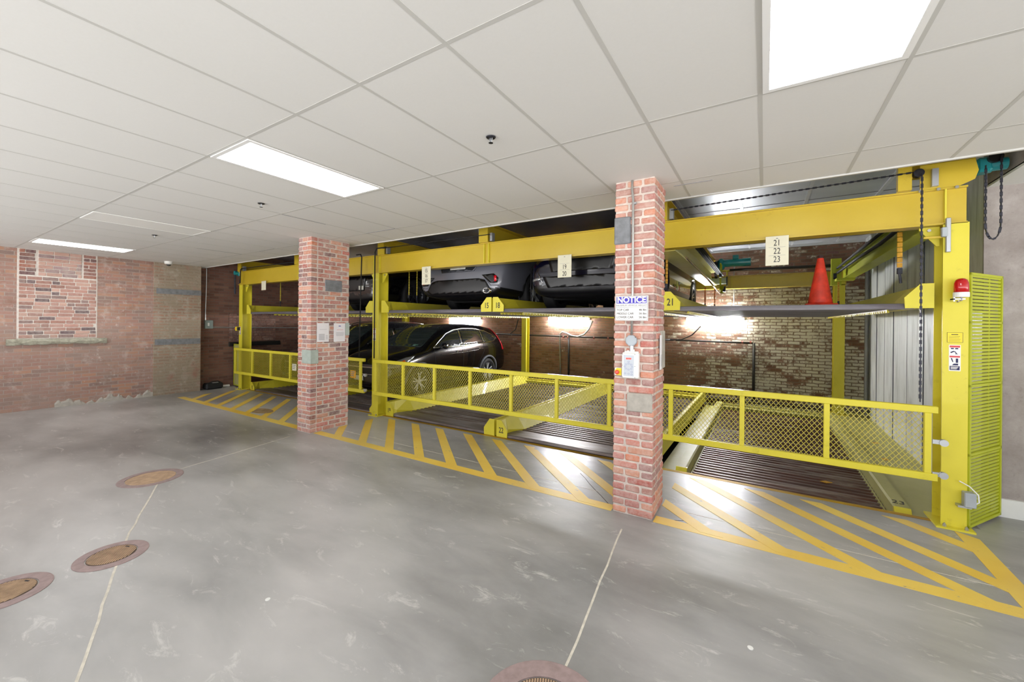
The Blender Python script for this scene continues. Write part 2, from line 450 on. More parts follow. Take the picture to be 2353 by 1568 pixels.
class World:
    """build parts in world coordinates under an Empty thing with no rotation"""
    def __init__(s, t): s.t = t; s.o = Vector(t.location)
    def part(s, mb, name, mat, parent=None, **k):
        sh = [tuple(Vector(p)-s.o) for p in mb.v]; mb.v = sh
        return mb.build(name, mat, parent or s.t, **k)
def text(name, body, size, mat, parent, loc, rot=(PI/2, 0, 0), align='CENTER', ext=0.0008, sx=1.0, bold=0.0):
    cu = bpy.data.curves.new(name, 'FONT'); cu.body = body; cu.size = size; cu.align_x = align; cu.align_y = 'CENTER'
    cu.extrude = ext; cu.offset = bold
    tmp = bpy.data.objects.new('tmp', cu); C.objects.link(tmp)
    dg = bpy.context.evaluated_depsgraph_get(); me = bpy.data.meshes.new_from_object(tmp.evaluated_get(dg))
    bpy.data.objects.remove(tmp); bpy.data.curves.remove(cu)
    me.name = name; me.materials.clear(); me.materials.append(MATS[mat])
    if sx != 1.0: me.transform(Matrix.Scale(sx, 4, (1, 0, 0)))
    o = bpy.data.objects.new(name, me); C.objects.link(o)
    o.parent = parent; o.location = loc; o.rotation_euler = rot
    return o

# ------------------------------------------------------------------ the setting
PY = 4.96            # front edge of the lift pit
YB = 10.6            # back wall
XR = 1.70            # right wall of the lift bay
XL = -11.5
b = MB(); b.box(-11.9, 7.0, -3.0, PY, -0.3, 0.0)
floor = struct(b, 'floor', 'floor_concrete')
b = MB(); b.box(1.55, 7.0, PY, 5.44, -0.3, 0.0); struct(b, 'floor_strip', 'floor_concrete', floor)
b = MB(); b.box(-11.9, -10.95, PY, YB, -0.3, -0.002); struct(b, 'floor_strip', 'floor_concrete', floor)
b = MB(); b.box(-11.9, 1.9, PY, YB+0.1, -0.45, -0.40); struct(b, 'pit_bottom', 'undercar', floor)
b = MB(); b.box(1.17, XR, PY+0.08, YB, -0.3, -0.05); struct(b, 'pit_curb', 'olive_plate', floor)
# saw-cut joints
def strip(pts, w, mat, name='floor_joint', z=0.0012):
    b = MB()
    P = [Vector((x, y, 0)) for x, y in pts]
    L = []; R = []
    for i, p in enumerate(P):
        t = (P[min(i+1, len(P)-1)]-P[max(i-1, 0)]).normalized(); n = Vector((-t.y, t.x, 0))*w/2
        L.append(p+n); R.append(p-n)
    for i in range(len(P)-1):
        q = [L[i], L[i+1], R[i+1], R[i]]
        b._add([(p.x, p.y, -0.002) for p in q]+[(p.x, p.y, z) for p in q], [(0, 1, 2, 3), (7, 6, 5, 4), (0, 4, 5, 1), (1, 5, 6, 2), (2, 6, 7, 3), (3, 7, 4, 0)])
    return struct(b, name, mat, floor)
def wob(a, c, n=8, j=0.006):
    return [(a[0]+(c[0]-a[0])*i/n+random.uniform(-j, j), a[1]+(c[1]-a[1])*i/n+random.uniform(-j, j)) for i in range(n+1)]
strip(wob((-5.30, 1.60), (-4.13, 1.05)), 0.014, 'joint_filler')
strip(wob((-3.78, 0.92), (-2.55, 0.47)), 0.014, 'joint_filler')
strip(wob((-0.99, 3.32), (-0.82, 1.84)), 0.013, 'joint_filler')
strip(wob((-5.62, 1.90), (-5.90, 3.30)), 0.010, 'joint_filler')
strip([(-5.78, 3.93), (-1.17, 3.93)], 0.006, 'joint_filler')
strip([(-0.80, 3.93), (2.4, 3.93)], 0.006, 'joint_filler')
strip(wob((-1.155, 3.62), (-1.75, 4.30), 6, 0.01), 0.006, 'crack_dark', 'floor_crack')
strip(wob((-0.80, 3.62), (-0.50, 3.80), 5, 0.01), 0.006, 'crack_dark', 'floor_crack')
# suspended ceiling of tiles on a grid
b = MB(); b.box(-11.9, 7.0, -3.0, 4.35, CEIL, CEIL+0.03); b.box(XR+0.02, 7.0, 4.35, 5.5, CEIL, CEIL+0.03)
ceiling = struct(b, 'ceiling', 'ceiling_tile')
GX = [-1.2492-0.6096*k for k in range(-13, 18)]
GY = [1.4001-1.2192*k for k in range(1, 4)]+[1.4001, 2.6193, 3.8404]
b = MB()
for x in GX: b.box(x-0.011, x+0.011, -3.0, 4.349, CEIL-0.0012, CEIL+0.001)
for y in GY: b.box(-11.5, 7.0, y-0.011, y+0.011, CEIL-0.0010, CEIL+0.001)
struct(b, 'ceiling_grid', 'ceiling_grid', ceiling)
b = MB()   # grey strips painting the shadow in gaps where single tiles sit loose
for x0, x1, y in ((-4.9, -4.3, 3.828), (-7.9, -7.4, 3.828), (-0.72, -0.40, 3.95)): b.box(x0, x1, y-0.006, y, CEIL-0.0040, CEIL+0.001)
for x, y0, y1 in ((-4.907, 2.63, 3.2), (-8.564, 3.1, 3.83)): b.box(x-0.016, x-0.011, y0, y1, CEIL-0.0040, CEIL+0.001)
struct(b, 'tile_gap_shade', 'ink_grey', ceiling)
b = MB(); b.box(-11.9, XR+0.02, 4.35, 4.375, CEIL-0.012, 3.44); struct(b, 'trim_1', 'ceiling_grid')
b = MB(); b.box(-11.9, -1.08, 4.375, YB, 3.44, 3.47)
ceil2 = struct(b, 'ceiling', 'unlit_ceiling')
b = MB(); b.box(-1.08, XR+0.05, 4.375, YB, 3.44, 3.47)
foil = struct(b, 'ceiling', 'foil_panel')
b = MB()
for x in (-1.06, -0.30, 0.48, 1.25): b.box(x-0.02, x+0.02, 4.38, YB, 3.425, 3.441)
struct(b, 'foil_seam', 'foil_trim', foil)
b = MB()
for y in (5.6, 6.9, 8.2, 9.4): b.box(-1.08, XR, y-0.004, y+0.004, 3.434, 3.441)
struct(b, 'foil_joint', 'ink_grey', foil)
# left wall: front part, rough chase, recessed part
b = MB(); b.box(-11.8, XL, -3.0, 3.36, 0.0, CEIL); wl = struct(b, 'wall_left', 'brick_left')
b = MB(); b.box(-11.8, XL+0.035, 3.36, 4.24, 0.0, CEIL); struct(b, 'wall_chase', 'brick_chase', wl)
b = MB(); b.box(XL+0.034, XL+0.044, 3.40, 4.24, 2.28, 2.40); b.box(XL+0.034, XL+0.042, 3.38, 4.23, 1.13, 1.26)
struct(b, 'chase_band', 'patch_slate', wl)
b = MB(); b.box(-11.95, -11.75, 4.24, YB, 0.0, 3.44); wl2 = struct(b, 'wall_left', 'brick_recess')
# bricked-up opening with its stone sill
def bricks_on_x(X, y0, y1, z0, z1, bh, bw, tones, name, mat, parent, proud=0.012, mort=0.011):
    b = MB(); row = 0; z = z0
    while z < z1-0.02:
        y = y0-(bw*0.5 if row % 2 else 0)-random.uniform(0, 0.03)
        while y < y1:
            L = bw*random.choice((1, 1, 1, 0.92, 0.52))
            a, c = max(y, y0)+mort/2, min(y+L, y1)-mort/2
            if c-a > 0.03:
                t = random.choice(tones); k = random.uniform(0.82, 1.12); b.tint = tuple(min(1, q*k) for q in hx(t)[:3])+(1,)
                b.cbox(X-0.02, X+proud+random.uniform(-0.003, 0.003), a, c, z+mort/2, min(z+bh, z1)-mort/2, 0.005, 0.0015)
            y += L
        z += bh; row += 1
    return struct(b, name, mat, parent)
T = ['b08478', 'b48c80', 'b08478', 'a27a70', 'a07468', 'bc988a', '66565a', '8e7672']
b = MB(); b.box(XL-0.01, XL+0.004, 1.43, 2.47, 1.32, CEIL); struct(b, 'infill_mortar', 'mortar_pale', wl)
bricks_on_x(XL, 1.45, 2.46, 1.33, 2.50, 0.0677, 0.205, T, 'infill_bricks', 'infill_tinted', wl)
bricks_on_x(XL, 1.68, 2.25, 2.50, CEIL-0.003, 0.0677, 0.205, ['ba9286', 'b0867a', 'bc9688', '9a8082'], 'infill_bricks', 'infill_tinted', wl, 0.016)
bricks_on_x(XL, 1.45, 1.66, 2.50, CEIL-0.003, 0.0677, 0.205, ['8a5c54', '6c4e50', 'a06858'], 'infill_bricks', 'infill_tinted', wl)
bricks_on_x(XL, 2.27, 2.46, 2.50, CEIL-0.003, 0.0677, 0.205, ['8a5c54', '6c4e50', 'a06858'], 'infill_bricks', 'infill_tinted', wl)
b = MB(); rings = []
for i in range(15):
    y = 1.31+i*(2.61-1.31)/14; d = 0.075+random.uniform(-0.02, 0.015); t = 1.325+random.uniform(-0.006, 0.006)-i*0.001; bo = 1.205+random.uniform(-0.02, 0.012)
    rings.append([(XL-0.02, y, bo), (XL+d*0.7, y, bo+0.01), (XL+d, y, (t+bo)/2+random.uniform(-0.02, 0.02)), (XL+d*0.8, y, t), (XL-0.02, y, t)])
b.loft(rings); struct(b, 'stone_sill', 'sill_stone', wl)
b = MB(); rings = []
for i in range(70):
    y = 1.9+i*(3.36-1.9)/69; t = 0.09+0.05*math.sin(i*0.21)+0.03*math.sin(i*0.9)+random.uniform(-0.02, 0.02); rings.append([(XL-0.01, y, 0), (XL+0.03, y, 0), (XL+0.022, y, t*0.6), (XL-0.01, y, t)])
b.loft(rings); struct(b, 'crumbled_base', 'patch_cement', wl)
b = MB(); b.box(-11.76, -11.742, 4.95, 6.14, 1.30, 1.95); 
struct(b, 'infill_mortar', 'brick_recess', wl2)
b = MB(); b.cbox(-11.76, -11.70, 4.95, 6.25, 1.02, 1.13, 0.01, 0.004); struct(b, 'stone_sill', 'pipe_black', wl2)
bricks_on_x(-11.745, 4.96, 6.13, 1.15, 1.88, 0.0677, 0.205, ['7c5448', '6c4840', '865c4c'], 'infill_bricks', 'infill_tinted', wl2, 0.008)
# back wall, right wall
b = MB(); b.box(-11.9, 1.9, YB, YB+0.2, -0.45, 3.46); wb = struct(b, 'wall_back', 'brick_back')
b = MB(); b.box(-11.8, XR, YB-0.03, YB, 3.39, 3.44); struct(b, 'trim_2', 'foil_trim')
b = MB(); b.cbox(-11.0, XR, YB-0.06, YB, -0.05, 0.02, 0.01); struct(b, 'wall_ledge', 'deck_steel', wb)
b = MB(); b.box(XR, XR+0.2, 5.45, YB, -0.4, 3.44); wr = struct(b, 'wall_right', 'panel_white')
b = MB()
for y in (9.55, 8.45, 7.05): b.box(XR-0.006, XR, y-0.012, y+0.012, -0.1, 3.3)
struct(b, 'panel_seam', 'seam_dark', wr)
b = MB()
for y in (9.0, 7.75, 6.45, 5.95): b.box(XR-0.003, XR, y-0.004, y+0.004, -0.1, 3.3)
struct(b, 'panel_joint', 'ink_grey', wr)
b = MB(); b.box(XR-0.05, XR, 10.15, 10.3, -0.1, 3.3); b.box(XR-0.08, XR-0.045, 10.05, 10.12, -0.1, 3.3); struct(b, 'panel_edge_post', 'panel_grey', wr)
# upper side of the bay above the column
b = MB(); b.box(XR+0.02, XR+0.1, 4.38, 5.43, CEIL+0.02, 3.44); struct(b, 'wall_side', 'column_concrete')
b = MB(); b.box(XR, 7.0, 5.43, 5.449, 0.0, 3.44); b.box(XR+0.2, 7.0, 5.449, 5.9, 0.0, 3.44)
col = struct(b, 'wall_column', 'column_concrete')
b = MB(); b.box(XR+0.06, 7.0, 5.40, 5.5, 0.0, 0.16); struct(b, 'baseboard_right', 'white_base')

# ------------------------------------------------------------------ brick pillars
def pillar(x0, x1, y0, y1, label, tones):
    t = thing('brick_pillar', ((x0+x1)/2, (y0+y1)/2, 0), label, 'pillar'); W = World(t)
    g = 0.007
    b = MB(); b.box(x0+g, x1-g, y0+g, y1-g, 0, CEIL); W.part(b, 'mortar_core', 'mortar')
    b = MB(); bh = CEIL/44; mo = 0.014; D = 0.10
    def br(a0, a1, c0, c1, z):
        k = random.uniform(0.85, 1.12); tn = random.choice(tones); b.tint = tuple(min(1, q*k) for q in hx(tn)[:3])+(1,)
        e = lambda: random.uniform(-0.0025, 0.0025)
        b.cbox(a0+e(), a1+e(), c0+e(), c1+e(), z+mo/2, z+bh-mo/2, 0.008, 0.0015)
    for r in range(44):
        z = r*bh
        if r % 2 == 0:
            w = x1-x0
            cuts = [0, 0.64*w, w] if (r//2) % 2 else [0, 0.36*w, w]
            for a, c in zip(cuts, cuts[1:]): br(x0+a+(mo/2 if a else 0), x0+c-(mo/2 if c < w else 0), y0, y0+D, z)
            ys = y0+D+mo
        else:
            cuts = [0, 0.30*(x1-x0), 0.70*(x1-x0), x1-x0]
            for a, c in zip(cuts, cuts[1:]): br(x0+a+(mo/2 if a else 0), x0+c-(mo/2 if c < x1-x0 else 0), y0, y0+D, z)
            ys = y0+D+mo
        # side faces
        off = 0.0 if r % 2 else -0.10
        y = ys+off
        while y < y1-0.01:
            a, c = max(y, ys), min(y+0.20, y1)
            if c-a > 0.025:
                br(x1-0.06, x1, a, c-mo if c < y1 else c, z); br(x0, x0+0.06, a, c-mo if c < y1 else c, z)
            y += 0.21
    W.part(b, 'bricks', 'brick_tinted')
    return t, W
TR = ['bc7c68', 'c6866c', 'b87466', 'a87068', '9c7470', 'c89078', 'b08074', 'c47a5c', 'b4645a']
pr, Wr = pillar(-1.160, -0.808, 3.600, 4.02, 'red brick pillar with the blue notice sign and control panel', TR)
b = MB(); b.cbox(-1.035, -0.815, 3.588, 3.62, 0.925, 1.088, 0.008, 0.003); Wr.part(b, 'cement_patch', 'patch_cement')
b = MB(); b.cbox(-1.163, -1.012, 3.590, 3.62, 2.414, 2.659, 0.01, 0.003); Wr.part(b, 'slate_patch', 'patch_slate')
b = MB(); b.cbox(-0.83, -0.798, 3.87, 4.022, 1.285, 1.64, 0.008, 0.003); Wr.part(b, 'cement_patch', 'patch_cement')
b = MB(); b.box(-1.10, -0.85, 3.62, 3.63, 2.978, 2.98); 
pl, Wl = pillar(-6.130, -5.790, 3.535, 4.20, 'red brick pillar with two white paper notices', TR+['7a5c5c', '8c5a50'])
b = MB(); b.cbox(-5.81, -5.778, 3.765, 4.056, 2.167, 2.345, 0.006, 0.002); Wl.part(b, 'slate_patch', 'patch_slate')
b = MB(); b.cbox(-6.00, -5.775, 3.525, 3.66, 1.05, 1.262, 0.008, 0.003); Wl.part(b, 'cement_patch', 'patch_green')
b = MB(); b.cbox(-5.81, -5.778, 4.13, 4.203, 1.47, 1.675, 0.006, 0.002); Wl.part(b, 'slate_patch', 'patch_green')

# ------------------------------------------------------------------ floor markings, manholes
def clip(poly, x0, x1, y0, y1):
    def cl(P, f, inter):
        out = []
        for i in range(len(P)):
            a, c = P[i-1], P[i]
            if f(c):
                if not f(a): out.append(inter(a, c))
                out.append(c)
            elif f(a): out.append(inter(a, c))
        return out
    def lx(v): return lambda a, c: (v, a[1]+(c[1]-a[1])*(v-a[0])/(c[0]-a[0]))
    def ly(v): return lambda a, c: (a[0]+(c[0]-a[0])*(v-a[1])/(c[1]-a[1]), v)
    for f, it in ((lambda p: p[0] >= x0, lx(x0)), (lambda p: p[0] <= x1, lx(x1)), (lambda p: p[1] >= y0, ly(y0)), (lambda p: p[1] <= y1, ly(y1))):
        if poly: poly = cl(poly, f, it)
    return poly
def hatch(xa, xb, bottoms, label, close_right=False):
    b = MB(); y0, y1 = 3.585, 3.745
    L = [[(xa, y0), (xb, y0), (xb, y1-0.03), (xa, y1-0.03)]]
    for x in bottoms:
        h = 1.5; k = 1.085   # lines lean about 42 degrees
        L.append(clip([(x-0.075, 3.62), (x+0.095, 3.62), (x+0.095-h*k, 3.62+h), (x-0.075-h*k, 3.62+h)], xa, xb, 3.6, 4.84))
    if close_right: L.append([(1.335, 3.6), (1.455, 3.6), (1.47, 4.72), (1.35, 4.80)])
    for i, p in enumerate(L):
        if len(p) > 2: b.prism(p, -0.001, 0.0016+0.0005*(i % 3 + 1 if i else 0), 'xy')
    o = b.build('floor_marking', 'line_paint'); rebase(o, ((xa+xb)/2, 3.66, 0))
    return tag(o, label, 'floor marking', 'yellow hatched lines along the lift gates')
hatch(-10.85, -6.14, [-10.26+0.575*k for k in range(0, 9)], 'yellow hatched floor marking between the left wall and the papered pillar')
hatch(-5.78, -1.17, [-5.27, -4.71, -4.16, -3.60, -3.07, -2.50, -1.965, -1.425, -0.88, -0.36], 'yellow hatched floor marking between the two brick pillars')
hatch(-0.80, 1.46, [-0.36, 0.157, 0.704, 1.235, 1.70, 2.30], 'yellow hatched floor marking between the notice pillar and the end post', True)
def manhole(x, y, r, ri, label, ribs=True, rot=0.4):
    t = thing('manhole_cover', (x, y, 0), label, 'manhole cover', 'round iron covers in the concrete floor')
    b = MB(); n = 48
    def ring(rr, z): return [(rr*math.cos(2*PI*i/n)*(1+random.uniform(-0.004, 0.004)), rr*math.sin(2*PI*i/n), z) for i in range(n)]
    b.loft([ring(r, -0.003), ring(r, 0.0035), ring(r-0.008, 0.005), ring(ri+0.006, 0.005), ring(ri+0.006, -0.003)], cap=False)
    b.build('rim', 'manhole_ring', t)
    b = MB(); b.loft([ring(ri, -0.003), ring(ri, 0.003), ring(ri*0.97, 0.0045)]); 
    b.build('lid', 'manhole_groove' if ribs else 'manhole_lid', t); b = MB()
    if ribs:
        k = -ri*0.92
        while k < ri*0.92:
            h = math.sqrt(ri*ri*0.93-k*k) if ri*ri*0.93 > k*k else 0
            if h > 0.01:
                c, s = math.cos(rot), math.sin(rot)
                q = [(k-0.0036, -h), (k+0.0036, -h), (k+0.0036, h), (k-0.0036, h)]
                b.prism([(u*c-v*s, u*s+v*c) for u, v in q], 0.003, 0.0065, 'xy')
            k += 0.0125
        b.build('ribs', 'manhole_lid', t)
    if ribs:
        b = MB(); b.prism([(ri*0.80*math.cos(a)+0.016*math.cos(a+1.57)*s1+0.005*math.cos(a)*s2, ri*0.80*math.sin(a)+0.016*math.sin(a+1.57)*s1+0.005*math.sin(a)*s2) for a in (2.0,) for s1, s2 in ((-1, -1), (1, -1), (1, 1), (-1, 1))], 0.004, 0.0072, 'xy')
        b.build('pick_slot', 'ink', t)
manhole(-5.56, 1.62, 0.272, 0.205, 'rust-brown smooth manhole cover, farthest one from the camera', False)
manhole(-3.967, 0.94, 0.200, 0.132, 'ribbed manhole cover on the pale joint line', rot=0.9)
manhole(-3.973, 0.452, 0.208, 0.138, 'ribbed manhole cover cut by the left border', rot=0.5)
manhole(-0.80, 1.553, 0.288, 0.188, 'manhole cover cut by the bottom border')
b = MB(); n = 30; b.loft([[(0.30*math.cos(2*PI*i/n), 0.16*math.sin(2*PI*i/n), z) for i in range(n)] for z in (-0.002, 0.003)])
o = b.build('drain_cover', 'drain_rust'); o.location = (-8.0, 3.93, 0); tag(o, 'rusty drain cover between yellow hatch lines', 'drain cover')

# ------------------------------------------------------------------ lift steelwork
def hpost(x0, x1, y, z1, label, front=True, depth=0.22, z0=0.0):
    t = thing('steel_post', ((x0+x1)/2, y+depth/2, z0), label, 'post'); W = World(t)
    b = MB(); b.box(x0, x1, y, y+0.014, z0, z1); b.box(x0, x1, y+depth-0.014, y+depth, z0, z1); xm = (x0+x1)/2
    b.box(xm-0.006, xm+0.006, y+0.014, y+depth-0.014, z0, z1)
    W.part(b, 'column', 'yellow_paint')
    b = MB(); b.box(x0-0.04, x1+0.04, y-0.05, y+depth+0.05, z0, z0+0.015); W.part(b, 'base_plate', 'yellow_paint')
    if front:
        for bx in (x0-0.005, x1-0.03):
            b = MB(); b.cyl((bx+0.02, y-0.028, z0+0.015), 'z', 0.012, 0.02, 6); b.cyl((bx+0.02, y-0.028, z0+0.03), 'z', 0.006, 0.015, 8); W.part(b, 'anchor_bolt', 'steel_bolt')
    return t, W
FY = 4.86
p1, W1 = hpost(-10.99, -10.84, FY, 2.57, 'yellow steel post nearest the left wall, black box beside it')
p2, W2 = hpost(-6.03, -5.87, FY, 2.57, 'yellow steel post just beyond the papered brick pillar')
p3, W3 = hpost(1.285, 1.44, FY, 2.577, 'yellow steel post carrying the red beacon')
hpost(-11.0, -10.85, 10.15, 2.57, 'yellow rear post behind the dark cars at far left', False, 0.2)
hpost(-6.02, -5.87, 10.15, 2.57, 'yellow rear post against brown brick, behind the black car', False, 0.2)
hpost(1.16, 1.33, 10.12, 2.57, 'yellow rear post against white-flaked brick by the panel wall', False, 0.2, -0.05)
def gusset(W, x, s, y=FY+0.08, z=2.57):
    b = MB(); b.prism([(x, z), (x+s*0.13, z), (x+s*0.13, z-0.02), (x+s*0.02, z-0.17), (x, z-0.17)], y, y+0.012); W.part(b, 'gusset', 'yellow_paint')
    b = MB(); b.cyl((x+s*0.07, y-0.02, z-0.03), 'y', 0.013, 0.02, 8); W.part(b, 'bolt', 'steel_bolt')
gusset(W1, -10.84, 1); gusset(W2, -6.03, -1); gusset(W2, -5.87, 1); gusset(W3, 1.285, -1)
def ibeam_x(x0, x1, y0, z0, z1, label, stiff=(), d=0.16, name='steel_beam', mat='yellow_beam'):
    t = thing(name, ((x0+x1)/2, y0+d/2, z0), label, 'beam'); W = World(t)
    b = MB(); ym = y0+d/2
    b.box(x0, x1, y0, y0+d, z0, z0+0.014); b.box(x0, x1, y0, y0+d, z1-0.014, z1); b.box(x0, x1, ym-0.05, ym-0.04, z0+0.014, z1-0.014)
    W.part(b, 'beam', mat)
    for x in stiff:
        b = MB(); b.box(x-0.006, x+0.006, y0+0.003, ym-0.05, z0+0.014, z1-0.014); W.part(b, 'stiffener', 'yellow_paint')
    return t, W
bm1, WB1 = ibeam_x(-11.05, -5.96, FY, 2.572, 2.90, 'yellow steel front beam over the bays nearest the left wall', (-8.43, -8.35, -6.02))
bm2, WB2 = ibeam_x(-5.955, 1.43, FY, 2.572, 2.885, 'long yellow steel front beam crossing behind the notice pillar', (-5.87, -3.55, -3.47, -1.05, 1.30))
bm3, WB3 = ibeam_x(-11.0, -5.95, 10.15, 2.5, 2.78, 'yellow rear beam of the bays nearest the left wall', ())
bm4, WB4 = ibeam_x(-5.94, 1.35, 10.12, 2.50, 2.78, 'yellow rear beam in front of the back brick wall', (-0.62,))
def ibeam_y(x0, x1, y0, y1, z0, z1, label, mat='yellow_beam'):
    t = thing('side_rail', ((x0+x1)/2, y0, z0), label, 'beam'); W = World(t)
    b = MB(); xm = (x0+x1)/2
    b.box(x0, x1, y0, y1, z0, z0+0.014); b.box(x0, x1, y0, y1, z1-0.014, z1); b.box(xm-0.006, xm+0.006, y0, y1, z0+0.014, z1-0.014)
    W.part(b, 'beam', mat)
    return t, W
# longitudinal rails that rest on the front beam
LONG = [(-10.92, 'beside the left wall'), (-8.43, 'over the empty upper platform'), (-5.78, 'above the middle post'), (-3.535, 'above the platforms numbered 15 and 18'), (-1.03, 'just past the notice pillar')]
for x, w in LONG:
    t, W = ibeam_y(x-0.08, x+0.08, FY-0.02, 10.3, 2.90 if x < -5.9 else 2.886, 3.17, 'yellow upper rail running back from the front beam '+w)
    b = MB(); b.box(x-0.08, x+0.08, FY-0.04, FY-0.02, 2.90 if x < -5.9 else 2.886, 3.20); W.part(b, 'end_plate', 'yellow_beam')
    b = MB(); b.box(x+0.10, x+0.14, FY-0.01, FY+0.06, 2.90, 3.02); W.part(b, 'limit_bracket', 'zinc')
# low rails between posts
t, W = ibeam_y(1.20, 1.36, 5.10, 9.98, 2.56, 2.86, 'bright lime side rail with black hoses along the panel wall', 'lime_paint')
b = MB(); b.tube([(1.17, 5.1, 2.82), (1.15, 6.5, 2.79), (1.16, 8, 2.8), (1.14, 9.7, 2.77)], 0.02); b.tube([(1.18, 5.1, 2.73), (1.16, 6.4, 2.68), (1.17, 7.8, 2.71), (1.14, 9.7, 2.68)], 0.022)
W.part(b, 'hydraulic_hose', 'black_rubber')
b = MB(); b.box(1.05, 1.20, 9.55, 9.62, 2.45, 2.95); b.box(1.10, 1.36, 9.3, 9.55, 2.52, 2.56); W.part(b, 'pulley_bracket', 'lime_paint')
b = MB(); b.cyl((1.08, 9.62, 2.62), 'x', 0.09, 0.05, 20); W.part(b, 'chain_sprocket', 'chain_metal')
b = MB(); b.cyl((1.08, 9.75, 2.82), 'x', 0.07, 0.05, 20); W.part(b, 'chain_sprocket', 'chain_metal')
t, W = ibeam_y(-1.14, -0.90, 5.05, 9.98, 2.57, 2.86, 'side rail painted pale for the glare on its underside, beside the parked car', 'glare_yellow')
b = MB()
for k in range(4): b.tube([(-0.87+0.03*k, 5.1, 2.84-0.01*k), (-0.85+0.035*k, 7.0, 2.80-0.012*k), (-0.86+0.035*k, 9.7, 2.78-0.012*k)], 0.014, 6)
W.part(b, 'hydraulic_hose', 'black_rubber')
b = MB(); b.box(-0.80, -0.77, 9.4, 9.46, 2.4, 2.98); b.prism([(9.35, 2.95), (9.5, 2.95), (9.5, 2.75)], -0.79, -0.76, 'yz'); b.prism([(9.3, 2.5), (9.5, 2.5), (9.5, 2.36)], -0.79, -0.72, 'yz'); W.part(b, 'pulley_bracket', 'lime_paint')
b = MB(); b.cyl((-0.74, 9.45, 2.44), 'x', 0.06, 0.05, 16); W.part(b, 'chain_sprocket', 'chain_metal')
b = MB(); b.cyl((-0.80, 9.3, 2.72), 'x', 0.05, 0.05, 16); W.part(b, 'chain_sprocket', 'chain_metal')
b = MB(); b.tube([(-0.80, 5.2, 2.50), (-0.82, 7.5, 2.47), (-0.79, 9.4, 2.34)], 0.014, 8); W.part(b, 'steel_cable', 'chrome')

# head frame above the right post
t = thing('pulley_housing', (1.2, 4.9, 2.885), 'yellow pulley housing on top of the front beam by the end post', 'pulley housing'); W = World(t)
b = MB(); b.box(0.985, 1.075, 4.80, 4.86, 2.886, 3.30); W.part(b, 'upright', 'yellow_beam')
b = MB(); b.prism([(1.14, 2.886), (1.38, 2.886), (1.47, 2.93), (1.49, 3.0), (1.47, 3.10), (1.14, 3.10)], 4.86, 4.875); W.part(b, 'cheek_plate', 'yellow_beam')
b = MB(); b.box(1.075, 1.50, 4.95, 5.0, 3.02, 3.25); W.part(b, 'back_plate', 'yellow_beam')
b = MB(); b.cyl((1.115, 4.78, 3.02), 'y', 0.035, 0.05, 20); W.part(b, 'sprocket', 'chain_metal')
b = MB(); b.box(1.205, 1.245, 4.82, 4.858, 2.90, 3.05); W.part(b, 'cover_strip', 'zinc')
for x in (1.14, 1.25, 1.36):
    b = MB(); b.cyl((x, 4.84, 2.875), 'y', 0.013, 0.018, 6); W.part(b, 'bolt', 'steel_bolt')
t = thing('gear_motor', (1.58, 4.95, 3.02), 'dusty blue gear motor high up beside the end post', 'motor'); W = World(t)
b = MB(); b.tube([(1.50, 5.0, 3.06), (1.60, 5.0, 3.06)], 0.062, 20); b.cbox(1.50, 1.60, 4.93, 5.07, 3.0, 3.12, 0.02); b.tube([(1.60, 5.0, 3.06), (1.69, 5.0, 3.06)], 0.05, 20); W.part(b, 'housing', 'teal_paint', smooth=False)
b = MB(); b.cyl((1.60, 4.90, 3.10), 'y', 0.045, 0.03, 18); W.part(b, 'chain_wheel', 'black_plastic')
# chains
def chain(pts, r, name, label, cat='chain', mat='chain_metal', pitch=None, group=None):
    """a chain of separate links laid along a path"""
    P = [Vector(p) for p in pts]; b = MB(); pitch = pitch or r*3.4; acc = 0; k = 0
    for a, c in zip(P, P[1:]):
        L = (c-a).length; d = (c-a).normalized()
        up = Vector((0, 0, 1)) if abs(d.z) < 0.9 else Vector((0, 1, 0)); s1 = d.cross(up).normalized(); s2 = d.cross(s1)
        n = max(1, int(L/pitch))
        for i in range(n):
            p = a+d*((i+0.5)*L/n); w = s1 if k % 2 else s2; q = s2 if k % 2 else s1; hl = L/n*0.62
            vs = []
            for e in (-1, 1):
                for f in (-1, 1):
                    for g in (-1, 1): vs.append(p+d*hl*e+w*r*f+q*r*0.35*g)
            b._add(vs, [(0, 1, 3, 2), (4, 6, 7, 5), (0, 4, 5, 1), (2, 3, 7, 6), (0, 2, 6, 4), (1, 5, 7, 3)]); k += 1
    o = b.build(name, mat); rebase(o, min(P, key=lambda p: p.z)); return tag(o, label, cat, group)
chain([(1.128, 4.76, 1.06), (1.128, 4.76, 3.00)], 0.0085, 'lift_chain', 'dark chain hanging from the pulley to the end of the long gate')
chain([(1.12, 4.80, 3.035), (-0.90, 4.80, 2.985)], 0.008, 'drive_chain', 'dark chain strung across above the front beam')
cat_ = [(1.535, 4.88, 3.03)]+[(1.578+0.043*math.cos(PI+a), 4.88, 2.55-0.13*math.sin(a)) for a in [PI*i/10 for i in range(11)]]+[(1.622, 4.88, 3.10)]
chain(cat_, 0.008, 'hand_chain', 'dark chain loop hanging from the blue motor')
def rod(pts, r, name, label, cat, mat='black_rubber'):
    b = MB(); b.tube(pts, r, 8); o = b.build(name, mat, smooth=True); rebase(o, pts[-1]); return tag(o, label, cat)
rod([(-5.62, 4.80, 3.0), (-5.86, 4.80, 3.0), (-5.905, 4.80, 2.94), (-5.905, 4.80, 1.04)], 0.011, 'lift_cable', 'black cable running down the face of the middle post', 'cable')
rod([(-6.42, 4.80, 2.93), (-6.30, 4.80, 2.93), (-6.27, 4.80, 2.88), (-6.28, 4.77, 1.06)], 0.011, 'lift_cable', 'black cable dropping to the gate end beside the papered pillar', 'cable')
